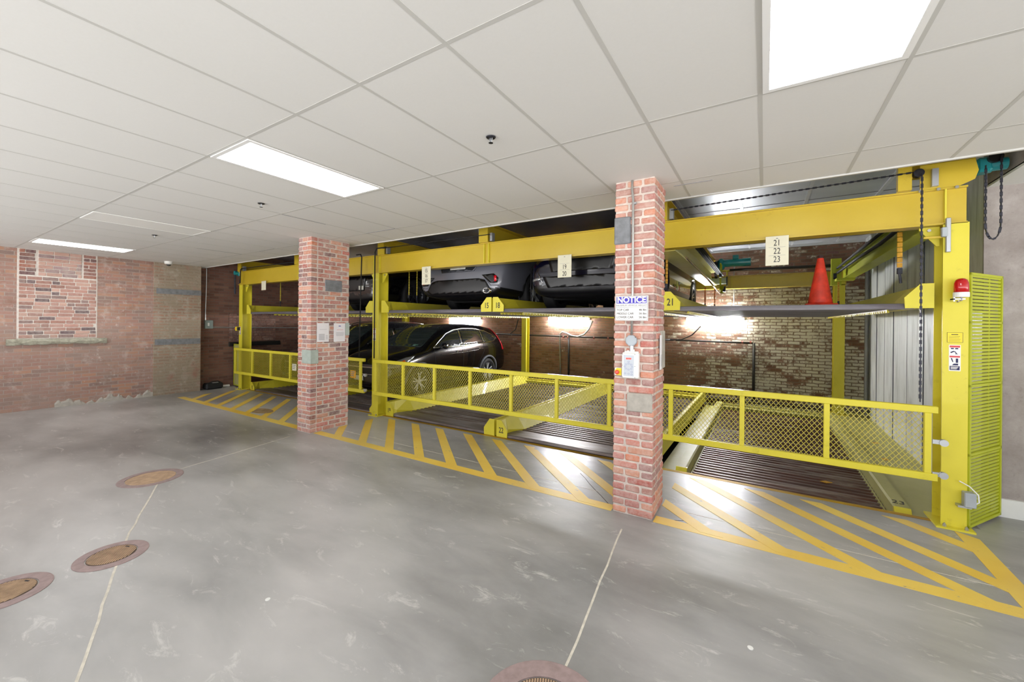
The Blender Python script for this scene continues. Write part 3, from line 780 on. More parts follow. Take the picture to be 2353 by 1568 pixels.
rod([(-10.75, 4.80, 2.95), (-10.80, 4.80, 2.93), (-10.82, 4.80, 2.6)], 0.013, 'lift_cable', 'short black cable at the top of the post near the left wall', 'cable')
rod([(-8.3, 4.83, 2.955), (-10.9, 4.83, 2.96)], 0.009, 'tie_rod', 'thin dark rod under the ceiling edge nearest the left wall', 'rod')
rod([(-5.7, 4.80, 2.99), (-3.4, 4.80, 2.985)], 0.006, 'tie_rod', 'thin dark rod crossing above the middle of the long front beam', 'rod')

# ------------------------------------------------------------------ platforms
def side_beam(xo, s, y0, y1, z, h=0.20, w=0.19):
    """xo outer face, s=+1 when the deck lies towards +x"""
    b = MB(); rings = []
    for y, top, hh, ww, mid in ((y0, 0.055, h, 0.13, 0.5), (y0+0.06, 0.055, h, 0.14, 0.5), (y0+0.16, 0.05, h*1.0, 0.10, 0.35), (y0+0.50, 0.045, h, w, 0.12), (y0+0.9, 0.045, h, w+0.02, 0.08), (y1, 0.045, h, w+0.02, 0.08)):
        rings.append([(xo, y, z), (xo+s*ww*0.98, y, z), (xo+s*ww, y, z+hh*mid), (xo+s*top, y, z+hh), (xo, y, z+hh)])
    b.loft(rings)
    return b
def corr(x0, x1, y0, y1, z, pitch=0.10, amp=0.022, th=0.006):
    b = MB(); pts = []; y = y0
    while y < y1-pitch*0.5:
        for f, a in ((0, 0), (0.18, 1), (0.5, 1), (0.68, 0)): pts.append((y+pitch*f, z+amp*a))
        y += pitch
    pts.append((y, z))
    n = len(pts)
    v = [(x, yy, zz) for x in (x0, x1) for yy, zz in pts]+[(x, yy, zz-th) for x in (x0, x1) for yy, zz in pts]
    f = []
    for i in range(n-1):
        f.append((i, i+1, n+i+1, n+i)); f.append((2*n+i, 3*n+i, 3*n+i+1, 2*n+i+1))
        f.append((i, 2*n+i, 2*n+i+1, i+1)); f.append((n+i, n+i+1, 3*n+i+1, 3*n+i))
    f += [(0, n, 3*n, 2*n), (n-1, 3*n-1, 4*n-1, 2*n-1)]
    b._add(v, f); return b
def teeth(x, y0, y1, z, s):
    b = MB(); y = y0
    b.box(min(x, x+s*0.012), max(x, x+s*0.012), y0, y1, z, z+0.012)
    while y < y1:
        b.box(min(x, x+s*0.02), max(x, x+s*0.02), y, y+0.055, z-0.02, z); y += 0.10
    return b
def platform(x0, x1, z, y0, y1, label, deckmat, lnum=None, rnum=None, beammat='yellow_paint', motor=False, ramp=True, group=None, h=0.20, flat=False):
    t = thing('parking_platform', ((x0+x1)/2, y0, z), label, 'parking platform', group); W = World(t)
    for xo, s, num in ((x0, 1, lnum), (x1, -1, rnum)):
        if flat:
            b = MB(); b.prism([(xo, z), (xo+s*0.12, z), (xo+s*0.12, z+h-0.01), (xo+s*0.10, z+h), (xo, z+h)], y0+0.10, y1); W.part(b, 'side_beam', beammat)
            b = MB(); b.prism([(y0, z), (y0+0.10, z), (y0+0.10, z+h), (y0+0.08, z+h), (y0, z+h*0.35)], min(xo, xo+s*0.12), max(xo, xo+s*0.12), 'yz'); W.part(b, 'end_cap', 'yellow_paint')
            W.part(teeth(xo+s*0.13, y0+0.3, y1, z+0.02, s), 'toothed_edge', beammat)
            continue
        W.part(side_beam(xo, s, y0+0.012, y1, z, h), 'side_beam', beammat)
        b = MB(); poly = [(xo, z-0.005), (xo+s*0.185, z-0.005), (xo+s*0.19, z+h*0.45), (xo+s*0.085, z+h+0.01), (xo, z+h+0.01)]
        b.prism(poly, y0, y0+0.012)
        ep = W.part(b, 'end_plate', 'yellow_paint')
        if num: text('number', num, 0.115, 'ink', ep, Vector((xo+s*0.085, y0-0.001, z+h*0.42))-W.o, sx=0.72, bold=0.0012)
        W.part(teeth(xo+s*0.20, y0+0.55, y1, z-0.012, -s), 'toothed_edge', beammat)
    rl = 0.36 if ramp else 0.05
    W.part(corr(x0+0.10, x1-0.10, y0+rl, y1-0.05, z+0.005), 'deck', deckmat)
    b = MB(); pr = [(y0+0.02, z+0.01), (y0+0.035, z+0.035), (y0+0.06, z+0.04), (y0+rl+0.02, z+0.03), (y0+rl+0.02, z+0.012), (y0+0.06, z-0.012), (y0+0.03, z-0.012)]
    b.prism(pr, x0+0.12, x1-0.12, 'yz'); W.part(b, 'front_lip', deckmat)
    b = MB(); b.box(x0+0.02, x1-0.02, y1-0.05, y1, z, z+0.14); b.box(x0+0.02, x1-0.02, y1-0.18, y1-0.05, z+0.08, z+0.095); W.part(b, 'rear_crossbeam', beammat)
    if motor:
        b = MB(); xm = x1-0.12
        b.cbox(xm-0.09, xm+0.01, y1-0.22, y1-0.10, z+0.19, z+0.32, 0.015); b.tube([(xm+0.01, y1-0.16, z+0.25), (xm+0.12, y1-0.16, z+0.25)], 0.045, 16)
        W.part(b, 'drive_motor', 'teal_paint')
    return t, W
LOWY0, LOWY1, UPY0, UPY1 = 4.985, 9.95, 4.88, 9.9
GP = 'lower row of parking platforms'; GU = 'upper row of parking platforms'
LZ = 0.0; UZ = 1.865
platform(-10.68, -8.34, LZ-0.02, LOWY0, LOWY1, 'lower grey platform numbered 13 under the dark car with the chrome roof rail', 'deck_steel', '13', None, group=GP)
platform(-8.29, -6.06, LZ-0.02, LOWY0, LOWY1, 'lower grey platform carrying the black car with silver window trim', 'deck_steel', None, None, group=GP, motor=True)
platform(-5.80, -3.42, LZ-0.0, LOWY0, LOWY1, 'empty lower platform numbered 19 beside the middle post', 'deck_steel', '19', None, group=GP, motor=True, beammat='yellow_paint', h=0.24)
platform(-3.38, -1.10, LZ-0.0, LOWY0, LOWY1, 'empty lower platform numbered 22 in front of the notice pillar', 'deck_steel', '22', None, group=GP, motor=True, beammat='yellow_paint', h=0.24)
pe, We = platform(-0.88, 1.16, -0.15, LOWY0+0.05, LOWY1, 'rust-brown sunken platform at the end by the panel wall', 'deck_rust', None, None, group=GP, beammat='olive_plate', ramp=False, h=0.16, flat=True)
text('number', '23', 0.13, 'ink', pe, Vector((1.10, 5.25, 0.0115))-Vector(pe.location), rot=(0, 0, -0.15), sx=0.75)
b = MB(); b.box(-1.09, -0.90, PY+0.05, LOWY1, -0.16, -0.10); struct(b, 'pit_walkway', 'olive_plate', floor)
b = MB(); b.prism([(PY-0.03, 0.001), (PY+0.02, 0.006), (PY+0.02, -0.25), (PY-0.0, -0.25)], -10.9, 1.27, 'yz'); struct(b, 'trim_3', 'edge_rust')
b = MB(); b.prism([(PY+0.06, -0.055), (PY+0.09, -0.055), (PY+0.09, -0.25), (PY+0.02, -0.25)], -1.05, 1.27, 'yz'); struct(b, 'trim_4', 'edge_rust')

platform(-10.66, -8.28, UZ+0.0, UPY0, UPY1, 'empty upper platform numbered 10, nearest the left wall', 'deck_upper', None, '10', group=GU)
platform(-8.24, -6.06, UZ, UPY0, UPY1, 'upper platform behind the papered pillar, under a dark car', 'deck_upper', None, None, group=GU)
platform(-5.82, -3.42, UZ, UPY0, UPY1, 'upper platform numbered 15 under the grey car tail', 'deck_upper', None, '15', group=GU)
platform(-3.39, -1.04, UZ, UPY0, UPY1, 'upper platform numbered 18 under the dark blue car front', 'deck_upper', '18', None, group=GU)
platform(-1.00, 1.24, UZ, UPY0, UPY1, 'upper platform numbered 21 carrying only the orange cone', 'deck_upper', '21', None, group=GU)

# ------------------------------------------------------------------ gates
def gate(x0, x1, posts, label, y=4.70, warn=()):
    t = thing('safety_gate', ((x0+x1)/2, y, 0.41), label, 'gate', 'yellow mesh gates in front of the platforms'); W = World(t)
    b = MB(); b.cbox(x0, x1, y, y+0.045, 0.978, 1.035, 0.004); W.part(b, 'top_rail', 'yellow_paint')
    b = MB(); b.cbox(x0, x1, y, y+0.045, 0.415, 0.475, 0.004); W.part(b, 'bottom_rail', 'yellow_paint')
    for x in posts:
        b = MB(); b.cbox(x-0.022, x+0.022, y+0.003, y+0.042, 0.475, 0.978, 0.003); W.part(b, 'upright', 'yellow_paint')
    P = sorted(posts)
    for a, c in zip(P, P[1:]):
        b = MB(); a2, c2 = a+0.02, c-0.02; z0, z1 = 0.47, 0.98; px = 0.0405; hz = 0.052; k = px/hz; H = z1-z0
        for sgn in (1, -1):
            u = a2-H*k if sgn > 0 else a2
            u = math.floor(u/px)*px
            while u < c2+H*k:
                xs, zs, xe, ze = u, z0, u+sgn*k*H, z1
                # clip to the panel
                tt = [0.0, 1.0]
                for lim, side in ((a2, 1), (c2, -1)):
                    da, db = side*(xs-lim), side*(xe-lim)
                    if da < 0 and db < 0: tt = None; break
                    if da < 0: tt[0] = max(tt[0], da/(da-db))
                    if db < 0: tt[1] = min(tt[1], da/(da-db))
                if tt and tt[1]-tt[0] > 0.02:
                    A = Vector((xs+(xe-xs)*tt[0], y+0.03, z0+H*tt[0])); B = Vector((xs+(xe-xs)*tt[1], y+0.03, z0+H*tt[1]))
                    d = (B-A).normalized(); n = Vector((-d.z, 0, d.x))*0.0022; yy = Vector((0, 0.0012, 0))
                    b._add([A+n-yy, A-n-yy, A-n+yy, A+n+yy, B+n-yy, B-n-yy, B-n+yy, B+n+yy], [(0, 1, 5, 4), (1, 2, 6, 5), (2, 3, 7, 6), (3, 0, 4, 7), (0, 3, 2, 1), (4, 5, 6, 7)])
                u += px
        W.part(b, 'mesh_panel', 'mesh_yellow')
    for wx, m1 in warn:
        b = MB(); b.box(wx-0.075, wx+0.075, y+0.020, y+0.026, 0.66, 0.80); wp = W.part(b, 'warning_plate', m1)
        b = MB()
        for r in range(3): b.box(wx-0.055, wx+0.05-0.015*r, y+0.0185, y+0.0198, 0.765-0.035*r, 0.78-0.035*r)
        W.part(b, 'print', 'ink_grey', wp)
    return t, W
gL, WgL = gate(-10.87, -6.06, [-10.83, -10.02, -9.22, -8.45, -7.67, -6.90, -6.17], 'shorter yellow mesh gate running behind the papered pillar', warn=((-8.30, 'tag_cream'), (-6.38, 'strap_orange')))
gR, WgR = gate(-5.83, 1.225, [-5.77, -5.08, -4.383, -3.677, -2.961, -2.265, -1.569, -0.872, -0.187, 0.494, 1.165], 'long yellow mesh gate running behind the notice pillar')
for W, x in ((WgR, 1.225), (WgL, -6.06)):
    for z in (0.74, 0.47):
        b = MB(); b.cyl((x+0.035, 4.70, z), 'y', 0.028, 0.03, 18); b.box(x-0.03, x+0.03, 4.71, 4.725, z-0.015, z+0.02); W.part(b, 'guide_roller', 'zinc')

# ------------------------------------------------------------------ things fixed to the posts and beams
def tagplate(x, z, nums, label, h=0.295, w=0.195, y=4.835, dz=None):
    t = thing('number_sign', (x, y, z), label, 'sign', 'cream bay number signs hung on the front beam'); W = World(t)
    b = MB(); b.cbox(x-w/2, x+w/2, y, y+0.006, z, z+h, 0.002); W.part(b, 'plate', 'tag_cream')
    n = len(nums)
    if nums:
        rows = h*0.86/3; top = z+h*0.80
        for i, s in enumerate(nums):
            zz = top-rows*0.5-(i+3-n)*rows if n < 3 else top-rows*0.35-i*rows
            zz = z+h*(0.76-0.28*i) if n == 3 else z+h*(0.46-0.30*i)
            text('number', s, 0.085, 'ink' if i else 'ink', t, Vector((x, y-0.001, zz))-W.o, sx=0.72)
        b = MB()
        for i in range(2): b.box(x-w*0.36, x+w*0.36, y-0.0012, y, z+h*(0.62-0.28*i)-0.001, z+h*(0.62-0.28*i)+0.001)
        W.part(b, 'rule', 'ink_grey')
        b = MB(); b.prism([(x-0.012, z+h*0.90), (x+0.012, z+h*0.90), (x, z+h*0.94)], y-0.0012, y); W.part(b, 'arrow', 'ink_grey')
tagplate(-4.69, 2.31, ['15', '16', '17'], 'cream sign reading 15 16 17 hung on the front beam')
tagplate(-2.225, 2.30, ['19', '20'], 'cream sign reading 19 20 hung above the dark blue car')
tagplate(0.10, 2.30, ['21', '22', '23'], 'cream sign reading 21 22 23 hung above the end bay')
tagplate(-9.79, 2.40, [], 'small blank-looking cream sign hung above the empty upper platform', h=0.21)
# beacon
t = thing('warning_beacon', (1.375, 4.83, 1.93), 'red warning beacon on the yellow end post', 'beacon'); W = World(t)
b = MB(); n = 24; prof = [(0.045, 1.985), (0.045, 2.03), (0.043, 2.06), (0.036, 2.085), (0.022, 2.098), (0.002, 2.102)]
b.loft([[(1.375+r*math.cos(2*PI*i/n), 4.79+r*math.sin(2*PI*i/n), z) for i in range(n)] for r, z in prof]); W.part(b, 'lens', 'beacon_red', smooth=True)
b = MB(); b.cyl((1.375, 4.79, 1.945), 'z', 0.048, 0.04, 24); W.part(b, 'base', 'white_plastic')
b = MB(); b.box(1.33, 1.40, 4.79, 4.86, 1.925, 1.935); b.tube([(1.375, 4.79, 1.945), (1.38, 4.80, 1.92), (1.36, 4.82, 1.905)], 0.008, 8); b.box(1.33, 1.34, 4.79, 4.86, 1.91, 1.945); W.part(b, 'bracket', 'chrome')
b = MB(); b.box(1.35, 1.40, 4.7395, 4.7415, 1.958, 1.97)
b = MB()
# decals
def decals(x, zt, s, lab1, lab2, y=4.86):
    t = thing('caution_label', (x, y, zt-0.085*s), lab1, 'label', 'yellow caution labels on the posts'); W = World(t)
    b = MB(); b.box(x-0.047*s, x+0.047*s, y-0.0015, y, zt-0.085*s, zt); W.part(b, 'sheet', 'button_yellow')
    b = MB(); f = 0.002*s; w = 0.047*s; h = 0.085*s
    for q in ((x-w, x+w, zt-f, zt), (x-w, x+w, zt-h, zt-h+f), (x-w, x-w+f, zt-h, zt), (x+w-f, x+w, zt-h, zt)): b.box(q[0], q[1], y-0.0022, y-0.0014, q[2], q[3])
    for i in range(5): b.box(x-w*(0.75 if i else 0.45), x+w*(0.7-0.08*(i % 3) if i else 0.4), y-0.0022, y-0.0014, zt-h*(0.22+0.15*i)-0.002*s, zt-h*(0.22+0.15*i)+(0.004*s if i == 0 else 0))
    W.part(b, 'print', 'ink')
    z = zt-0.105*s; w = 0.035*s
    t = thing('danger_label', (x, y, z-0.22*s), lab2, 'label', 'pictogram danger labels on the posts'); W = World(t)
    b = MB(); b.box(x-w, x+w, y-0.0015, y, z-0.22*s, z); W.part(b, 'sheet', 'sign_white')
    b = MB(); b.box(x-w*0.88, x+w*0.88, y-0.0022, y-0.0014, z-0.022*s, z-0.006*s); b.box(x-w*0.88, x+w*0.88, y-0.0022, y-0.0014, z-0.106*s, z-0.092*s); W.part(b, 'red_band', 'ink_red')
    b = MB(); S = 1/1000*s
    def q(*p): b.prism([(x+a*S, z-c*S) for a, c in p], y-0.0022, y-0.0014)
    q((-25, 26), (-6, 26), (-6, 36), (-22, 36)); q((4, 26), (20, 26), (20, 36), (0, 36))
    q((-28, 62), (-8, 50), (4, 56), (14, 74), (22, 78), (2, 78), (6, 68), (-4, 58), (-22, 70))
    W.part(b, 'pictogram', 'navy_ink')
    b = MB()
    q((-24, 112), (-16, 112), (-8, 144), (-14, 144)); q((6, 114), (20, 114), (20, 150), (6, 150))
    q((-16, 172), (-6, 158), (20, 156), (20, 172))
    q((-30, 178), (29, 178), (29, 212), (-30, 212))
    W.part(b, 'pictogram', 'navy_ink')
    b = MB()
    for i in range(3): b.box(x-0.024*s, x+(0.022-0.005*i)*s, y-0.0028, y-0.0021, z-(0.188+0.008*i)*s, z-(0.184+0.008*i)*s)
    W.part(b, 'print', 'sign_white')
decals(1.360, 1.652, 1.0, 'small yellow caution label on the end post below the beacon', 'white and blue pictogram label on the end post')
decals(-5.975, 1.68, 1.0, 'small yellow caution label on the middle post', 'white and blue pictogram label on the middle post')
decals(-10.93, 1.64, 0.9, 'small caution label on the post nearest the left wall', 'pictogram label on the post nearest the left wall')
t = thing('stop_button', (-11.0, 4.83, 1.47), 'red and yellow stop button on the post nearest the left wall', 'button'); W = World(t)
b = MB(); b.cbox(-11.05, -10.97, 4.80, 4.86, 1.44, 1.54, 0.006); W.part(b, 'housing', 'button_yellow')
b = MB(); b.cyl((-11.08, 4.82, 1.49), 'x', 0.022, 0.03, 14); W.part(b, 'knob', 'button_red')
b = MB(); b.cbox(-10.965, -10.93, 4.80, 4.86, 1.45, 1.53, 0.004); W.part(b, 'clip', 'black_plastic')
# grey switch box low on the right post
t = thing('switch_box', (1.44, 4.84, 0.20), 'small grey switch box with a white wire low on the end post', 'switch box'); W = World(t)
b = MB(); b.cbox(1.405, 1.475, 4.79, 4.86, 0.215, 0.335, 0.006); W.part(b, 'box', 'grey_box')
b = MB(); b.box(1.37, 1.45, 4.80, 4.86, 0.205, 0.222); W.part(b, 'bracket', 'zinc')
b = MB(); b.tube([(1.39, 4.85, 0.41), (1.44, 4.82, 0.385), (1.485, 4.80, 0.33), (1.49, 4.80, 0.27), (1.47, 4.80, 0.25)], 0.005, 8); W.part(b, 'wire', 'white_plastic')
# micro switch at the beam end
t = thing('limit_switch', (1.30, 4.83, 2.35), 'grey limit switch on a white strip at the top of the end post', 'limit switch'); W = World(t)
b = MB(); b.cbox(1.295, 1.325, 4.83, 4.86, 2.33, 2.62, 0.004); W.part(b, 'strip', 'zinc')
b = MB(); b.cbox(1.265, 1.30, 4.81, 4.85, 2.46, 2.54, 0.004); W.part(b, 'switch', 'grey_box')
b = MB(); b.cbox(1.16, 1.28, 4.84, 4.85, 2.455, 2.475, 0.003); W.part(b, 'arm', 'yellow_beam')
# louvred guards
def guard(xa, ya, xb, yb, z0, z1, name, label, louv=True):
    t = thing(name, (xa, ya, z0), label, 'guard panel'); L = math.hypot(xb-xa, yb-ya); t.rotation_euler = (0, 0, math.atan2(yb-ya, xb-xa))
    b = MB()
    for a, c in ((0, 0.025), (L-0.025, L)): b.box(a, c, -0.012, 0.012, 0, z1-z0)
    for z in (0, (z1-z0)*0.28, (z1-z0)*0.55, (z1-z0)*0.80, z1-z0-0.02): b.box(0, L, -0.012, 0.012, z, z+0.02)
    b.build('frame', 'lime_paint', t)
    b = MB(); H = z1-z0; z = 0.03
    if louv:
        while z < H-0.03:
            b.prism([(0.004, z), (0.001, z+0.021), (-0.006, z+0.019), (-0.003, z-0.002)], 0.02, L-0.02, 'yz'); z += 0.030
        b.build('louvre_sheet', 'lime_paint', t)
        b = MB(); b.box(L*0.62, L*0.66, 0.004, 0.008, 0.02, H-0.02); b.build('back_strap', 'lime_paint', t)
    else:
        b.box(0.02, L-0.02, -0.003, 0.003, 0.02, H-0.02); b.build('sheet', 'olive_plate', t)
    return t
guard(1.445, 4.875, 1.80, 5.40, 0.02, 2.155, 'louvred_guard', 'tall lime louvred guard panel beside the end post')
guard(-11.62, 5.03, -11.0, 5.0, 0.03, 1.09, 'sheet_guard', 'low lime sheet guard between the left wall and first post', False)

# ------------------------------------------------------------------ things on the notice pillar
t = thing('conduit', (-1.005, 3.585, 1.6), 'grey steel conduit running down the notice pillar', 'conduit'); W = World(t)
b = MB(); b.tube([(-1.005, 3.60, 2.975), (-1.004, 3.59, 2.90), (-0.992, 3.585, 2.80), (-0.990, 3.585, 2.0), (-0.995, 3.585, 1.605)], 0.0105, 10); W.part(b, 'pipe', 'conduit_metal', smooth=True)
b = MB(); b.cbox(-1.0, -0.965, 3.578, 3.60, 2.755, 2.775, 0.003); W.part(b, 'clamp', 'zinc')
t = thing('notice_sign', (-0.996, 3.57, 1.725), 'white and blue NOTICE sign giving maximum vehicle heights', 'sign'); W = World(t)
sx0, sx1, sz0, sz1, sy = -1.141, -0.851, 1.727, 1.948, 3.568
b = MB(); b.cbox(sx0, sx1, sy, sy+0.006, sz0, sz1, 0.004); W.part(b, 'plate', 'sign_white')
b = MB(); q = 0.002
for (a, c, d, e) in ((sx0+0.006, sx1-0.006, sz0+0.005, sz0+0.007), (sx0+0.006, sx1-0.006, sz1-0.007, sz1-0.005), (sx0+0.006, sx0+0.008, sz0+0.006, sz1-0.006), (sx1-0.008, sx1-0.006, sz0+0.006, sz1-0.006), (sx0+0.012, sx1-0.012, 1.846, 1.848)): b.box(a, c, sy-0.0008, sy, d, e)
W.part(b, 'border', 'ink')
b = MB(); b.box(sx0+0.014, sx1-0.014, sy-0.001, sy, 1.880, 1.938); hb = W.part(b, 'blue_band', 'sign_blue')
text('heading', 'NOTICE', 0.070, 'sign_white', hb, Vector((-0.996, sy-0.0016, 1.909))-W.o, sx=0.98, bold=0.0022)
text('lettering', 'MAXIMUM VEHICLE HEIGHT', 0.0215, 'ink_grey', t, Vector((-0.996, sy-0.001, 1.862))-W.o)
for i, (l, r_) in enumerate((('TOP CAR', '4ft 8in'), ('MIDDLE CAR', '5ft 8in'), ('LOWER CAR', '5ft 8in'))):
    text('lettering', l, 0.026, 'ink', t, Vector((sx0+0.016, sy-0.001, 1.822-0.0325*i))-W.o, align='LEFT')
    text('lettering', r_, 0.025, 'ink', t, Vector((sx1-0.014, sy-0.001, 1.822-0.0325*i))-W.o, align='RIGHT')
t = thing('junction_box', (-0.996, 3.58, 1.536), 'round grey junction box under the notice sign', 'junction box'); W = World(t)
b = MB(); b.prism([(-0.996+0.05*math.cos(PI/8+PI/4*i+0.0)*(1.05), 1.552+0.05*math.sin(PI/8+PI/4*i)*1.05) for i in range(8)], 3.562, 3.598); W.part(b, 'cover', 'grey_box', bevel=0.008)
b = MB(); b.cyl((-0.955, 3.560, 1.583), 'y', 0.004, 0.003, 8); W.part(b, 'screw', 'ink')
b = MB(); b.tube([(-0.992, 3.58, 1.51), (-0.992, 3.58, 1.455)], 0.017, 10); W.part(b, 'connector', 'zinc')
t = thing('control_panel', (-1.0, 3.56, 1.225), 'pale keypad control panel with a red display on the brick pillar', 'control panel'); W = World(t)
b = MB(); b.cbox(-1.066, -0.924, 3.545, 3.60, 1.222, 1.448, 0.008); W.part(b, 'case', 'white_plastic')
b = MB(); b.cbox(-1.066, -0.945, 3.535, 3.548, 1.225, 1.440, 0.005); W.part(b, 'front_cover', 'white_plastic')
b = MB(); b.box(-1.050, -0.960, 3.5335, 3.5355, 1.242, 1.425); kp = W.part(b, 'keypad', 'pad_grey')
b = MB()
for i, x in enumerate((-1.024, -1.012, -1.000, -0.988)): b.box(x-0.004, x+0.005, 3.532, 3.5335, 1.388, 1.402)
W.part(b, 'display', 'display_red')
b = MB()
for cx, cz in [(-1.005, 1.368)]+[(-1.005+0.032*math.cos(a), 1.325+0.026*math.sin(a)) for a in [PI/4*i for i in range(8)]]+[(-1.035, 1.265), (-1.005, 1.262), (-0.978, 1.280), (-0.978, 1.258)]:
    n = 10; R = 0.0085
    b.loft([[(cx+rr*math.cos(2*PI*i/n), 3.533, cz+rr*0.8*math.sin(2*PI*i/n)) for i in range(n)] for rr in (R, R*0.82)], cap=False)
W.part(b, 'key_marks', 'ink_blue', kp)
b = MB()
for x, z in ((-1.060, 1.434), (-0.951, 1.434), (-1.060, 1.231), (-0.951, 1.231), (-1.060, 1.335), (-0.951, 1.33)): b.cyl((x, 3.533, z), 'y', 0.003, 0.003, 6)
W.part(b, 'cover_screw', 'ink')
b = MB(); b.tube([(-0.975, 3.57, 1.45), (-0.975, 3.57, 1.475)], 0.012, 8); b.tube([(-1.02, 3.57, 1.45), (-1.02, 3.57, 1.465)], 0.012, 8); b.cbox(-1.05, -0.93, 3.56, 3.59, 1.445, 1.458, 0.003); W.part(b, 'cable_gland', 'white_plastic')
t = thing('emergency_stop', (-1.10, 3.57, 1.24), 'red emergency stop button on a yellow box beside the keypad', 'button'); W = World(t)
b = MB(); b.cbox(-1.136, -1.071, 3.552, 3.60, 1.238, 1.308, 0.005); W.part(b, 'housing', 'white_plastic')
b = MB(); b.cbox(-1.118, -1.073, 3.549, 3.5525, 1.241, 1.305, 0.001); b.cyl((-1.106, 3.548, 1.272), 'y', 0.028, 0.004, 20); W.part(b, 'yellow_plate', 'button_yellow')
b = MB(); b.loft([[(-1.106+r*math.cos(2*PI*i/20), y, 1.270+r*math.sin(2*PI*i/20)) for i in range(20)] for r, y in ((0.014, 3.549), (0.015, 3.535), (0.019, 3.533), (0.019, 3.524), (0.012, 3.519))]); W.part(b, 'knob', 'button_red')
def paper(name, pts, label, rows, side, blue=False, parent_x=None):
    """a sheet taped to the +x face of a pillar; pts=(y0,y1,z0,z1)"""
    y0, y1, z0, z1, X = pts
    t = thing(name, (X, (y0+y1)/2, z0), label, 'paper notice'); W = World(t)
    b = MB(); n = 6
    rings = [[(X+0.004+0.006*math.sin(PI*i/n)+dx, y0+(y1-y0)*i/n, z) for dx, z in ((0, z0), (0, z1), (0.0012, z1), (0.0012, z0))] for i in range(n+1)]
    b.loft(rings); W.part(b, 'sheet', 'paper')
    b = MB()
    for (a, c, d, e) in rows:
        u0, u1 = y0+(y1-y0)*a, y0+(y1-y0)*c; xx = X+0.0055+0.006*math.sin(PI*(a+c)/2)
        b.box(xx, xx+0.0008, u0, u1, z0+(z1-z0)*d, z0+(z1-z0)*e)
    W.part(b, 'print', 'ink_grey')
    if blue:
        b = MB(); b.box(X+0.011, X+0.0125, y0+(y1-y0)*0.40, y0+(y1-y0)*0.60, z0+(z1-z0)*0.83, z0+(z1-z0)*0.87); W.part(b, 'logo', 'ink_blue')
        b = MB(); b.box(X+0.011, X+0.0125, y0+(y1-y0)*0.25, y0+(y1-y0)*0.8, z0+(z1-z0)*0.64, z0+(z1-z0)*0.655); W.part(b, 'heading', 'ink_red')
rowsA = [(0.2, 0.8, 0.66, 0.67)]+[(0.14, 0.62, 0.10+0.038*i, 0.115+0.038*i) for i in range(9)]+[(0.72, 0.9, 0.14+0.04*i, 0.15+0.04*i) for i in range(6)]
rowsB = [(0.18, 0.85, 0.50, 0.512), (0.16, 0.88, 0.455, 0.467), (0.18, 0.84, 0.41, 0.422), (0.17, 0.86, 0.365, 0.377), (0.2, 0.82, 0.32, 0.332)]
paper('paper_notice', (3.632, 3.832, 1.378, 1.668, -5.785), 'white paper notice nearest the pillar corner, tabled text at its foot', rowsA, 1)
paper('paper_notice', (3.915, 4.120, 1.372, 1.665, -5.785), 'white paper notice with a small blue heading on the brick pillar', rowsB, 1, True)
paper('paper_notice', (3.795, 3.885, 1.285, 1.600, -0.805), 'narrow curled paper notice round the side of the notice pillar', [(0.3, 0.8, 0.1+0.035*i, 0.112+0.035*i) for i in range(10)], 1)

# ------------------------------------------------------------------ ceiling fittings
def troffer(x0, x1, label, on=True):
    t = thing('ceiling_light', ((x0+x1)/2, 2.01, CEIL), label, 'ceiling light', 'recessed ceiling light panels'); W = World(t)
    y0, y1 = 1.412, 2.607
    b = MB()
    for q in ((x0, x1, y0, y0+0.03), (x0, x1, y1-0.03, y1), (x0, x0+0.03, y0+0.03, y1-0.03), (x1-0.03, x1, y0+0.03, y1-0.03)): b.box(q[0], q[1], q[2], q[3], CEIL-0.008, CEIL-0.001)
    W.part(b, 'frame', 'lamp_frame' if on else 'lens_off')
    b = MB(); b.box(x0+0.03, x1-0.03, y0+0.03, y1-0.03, CEIL-0.006, CEIL-0.002); W.part(b, 'diffuser', 'lens_on' if on else 'lens_off')
troffer(-0.018, 0.568, 'lit ceiling light panel cut by the top border')
troffer(-3.675, -3.090, 'lit ceiling light panel in the middle of the tiled ceiling')
troffer(-7.333, -6.747, 'unlit ceiling light panel, flat pale lens', False)
troffer(-10.381, -9.795, 'lit ceiling light panel closest to the left brick wall')
def sprinkler(x, y, label):
    t = thing('sprinkler_head', (x, y, CEIL), label, 'sprinkler', 'sprinkler heads in the tiled ceiling'); W = World(t)
    n = 20; b = MB(); b.loft([[(x+r*math.cos(2*PI*i/n), y+r*math.sin(2*PI*i/n), z) for i in range(n)] for r, z in ((0.022, CEIL-0.001), (0.034, CEIL-0.004), (0.03, CEIL-0.010), (0.014, CEIL-0.012))]); W.part(b, 'escutcheon', 'chain_metal')
    b = MB(); b.tube([(x-0.012, y, CEIL-0.008), (x-0.010, y, CEIL-0.025), (x-0.003, y, CEIL-0.042)], 0.0028, 6); b.tube([(x+0.012, y, CEIL-0.008), (x+0.010, y, CEIL-0.025), (x+0.003, y, CEIL-0.042)], 0.0028, 6); b.tube([(x, y, CEIL-0.012), (x, y, CEIL-0.036)], 0.004, 6); W.part(b, 'frame_arms', 'zinc')
    b = MB()
    for k in range(10):
        a = 2*PI*k/10; b.prism([(x+0.004*math.cos(a+1.2), y+0.004*math.sin(a+1.2)), (x+0.016*math.cos(a+0.2), y+0.016*math.sin(a+0.2)), (x+0.016*math.cos(a-0.2), y+0.016*math.sin(a-0.2)), (x+0.004*math.cos(a-1.2), y+0.004*math.sin(a-1.2))], CEIL-0.045, CEIL-0.043, 'xy')
    b.cyl((x, y, CEIL-0.046), 'z', 0.007, 0.004, 8)
    W.part(b, 'deflector', 'chain_metal')
sprinkler(-1.603, 2.265, 'sprinkler head closest to the camera, alone on its tile')
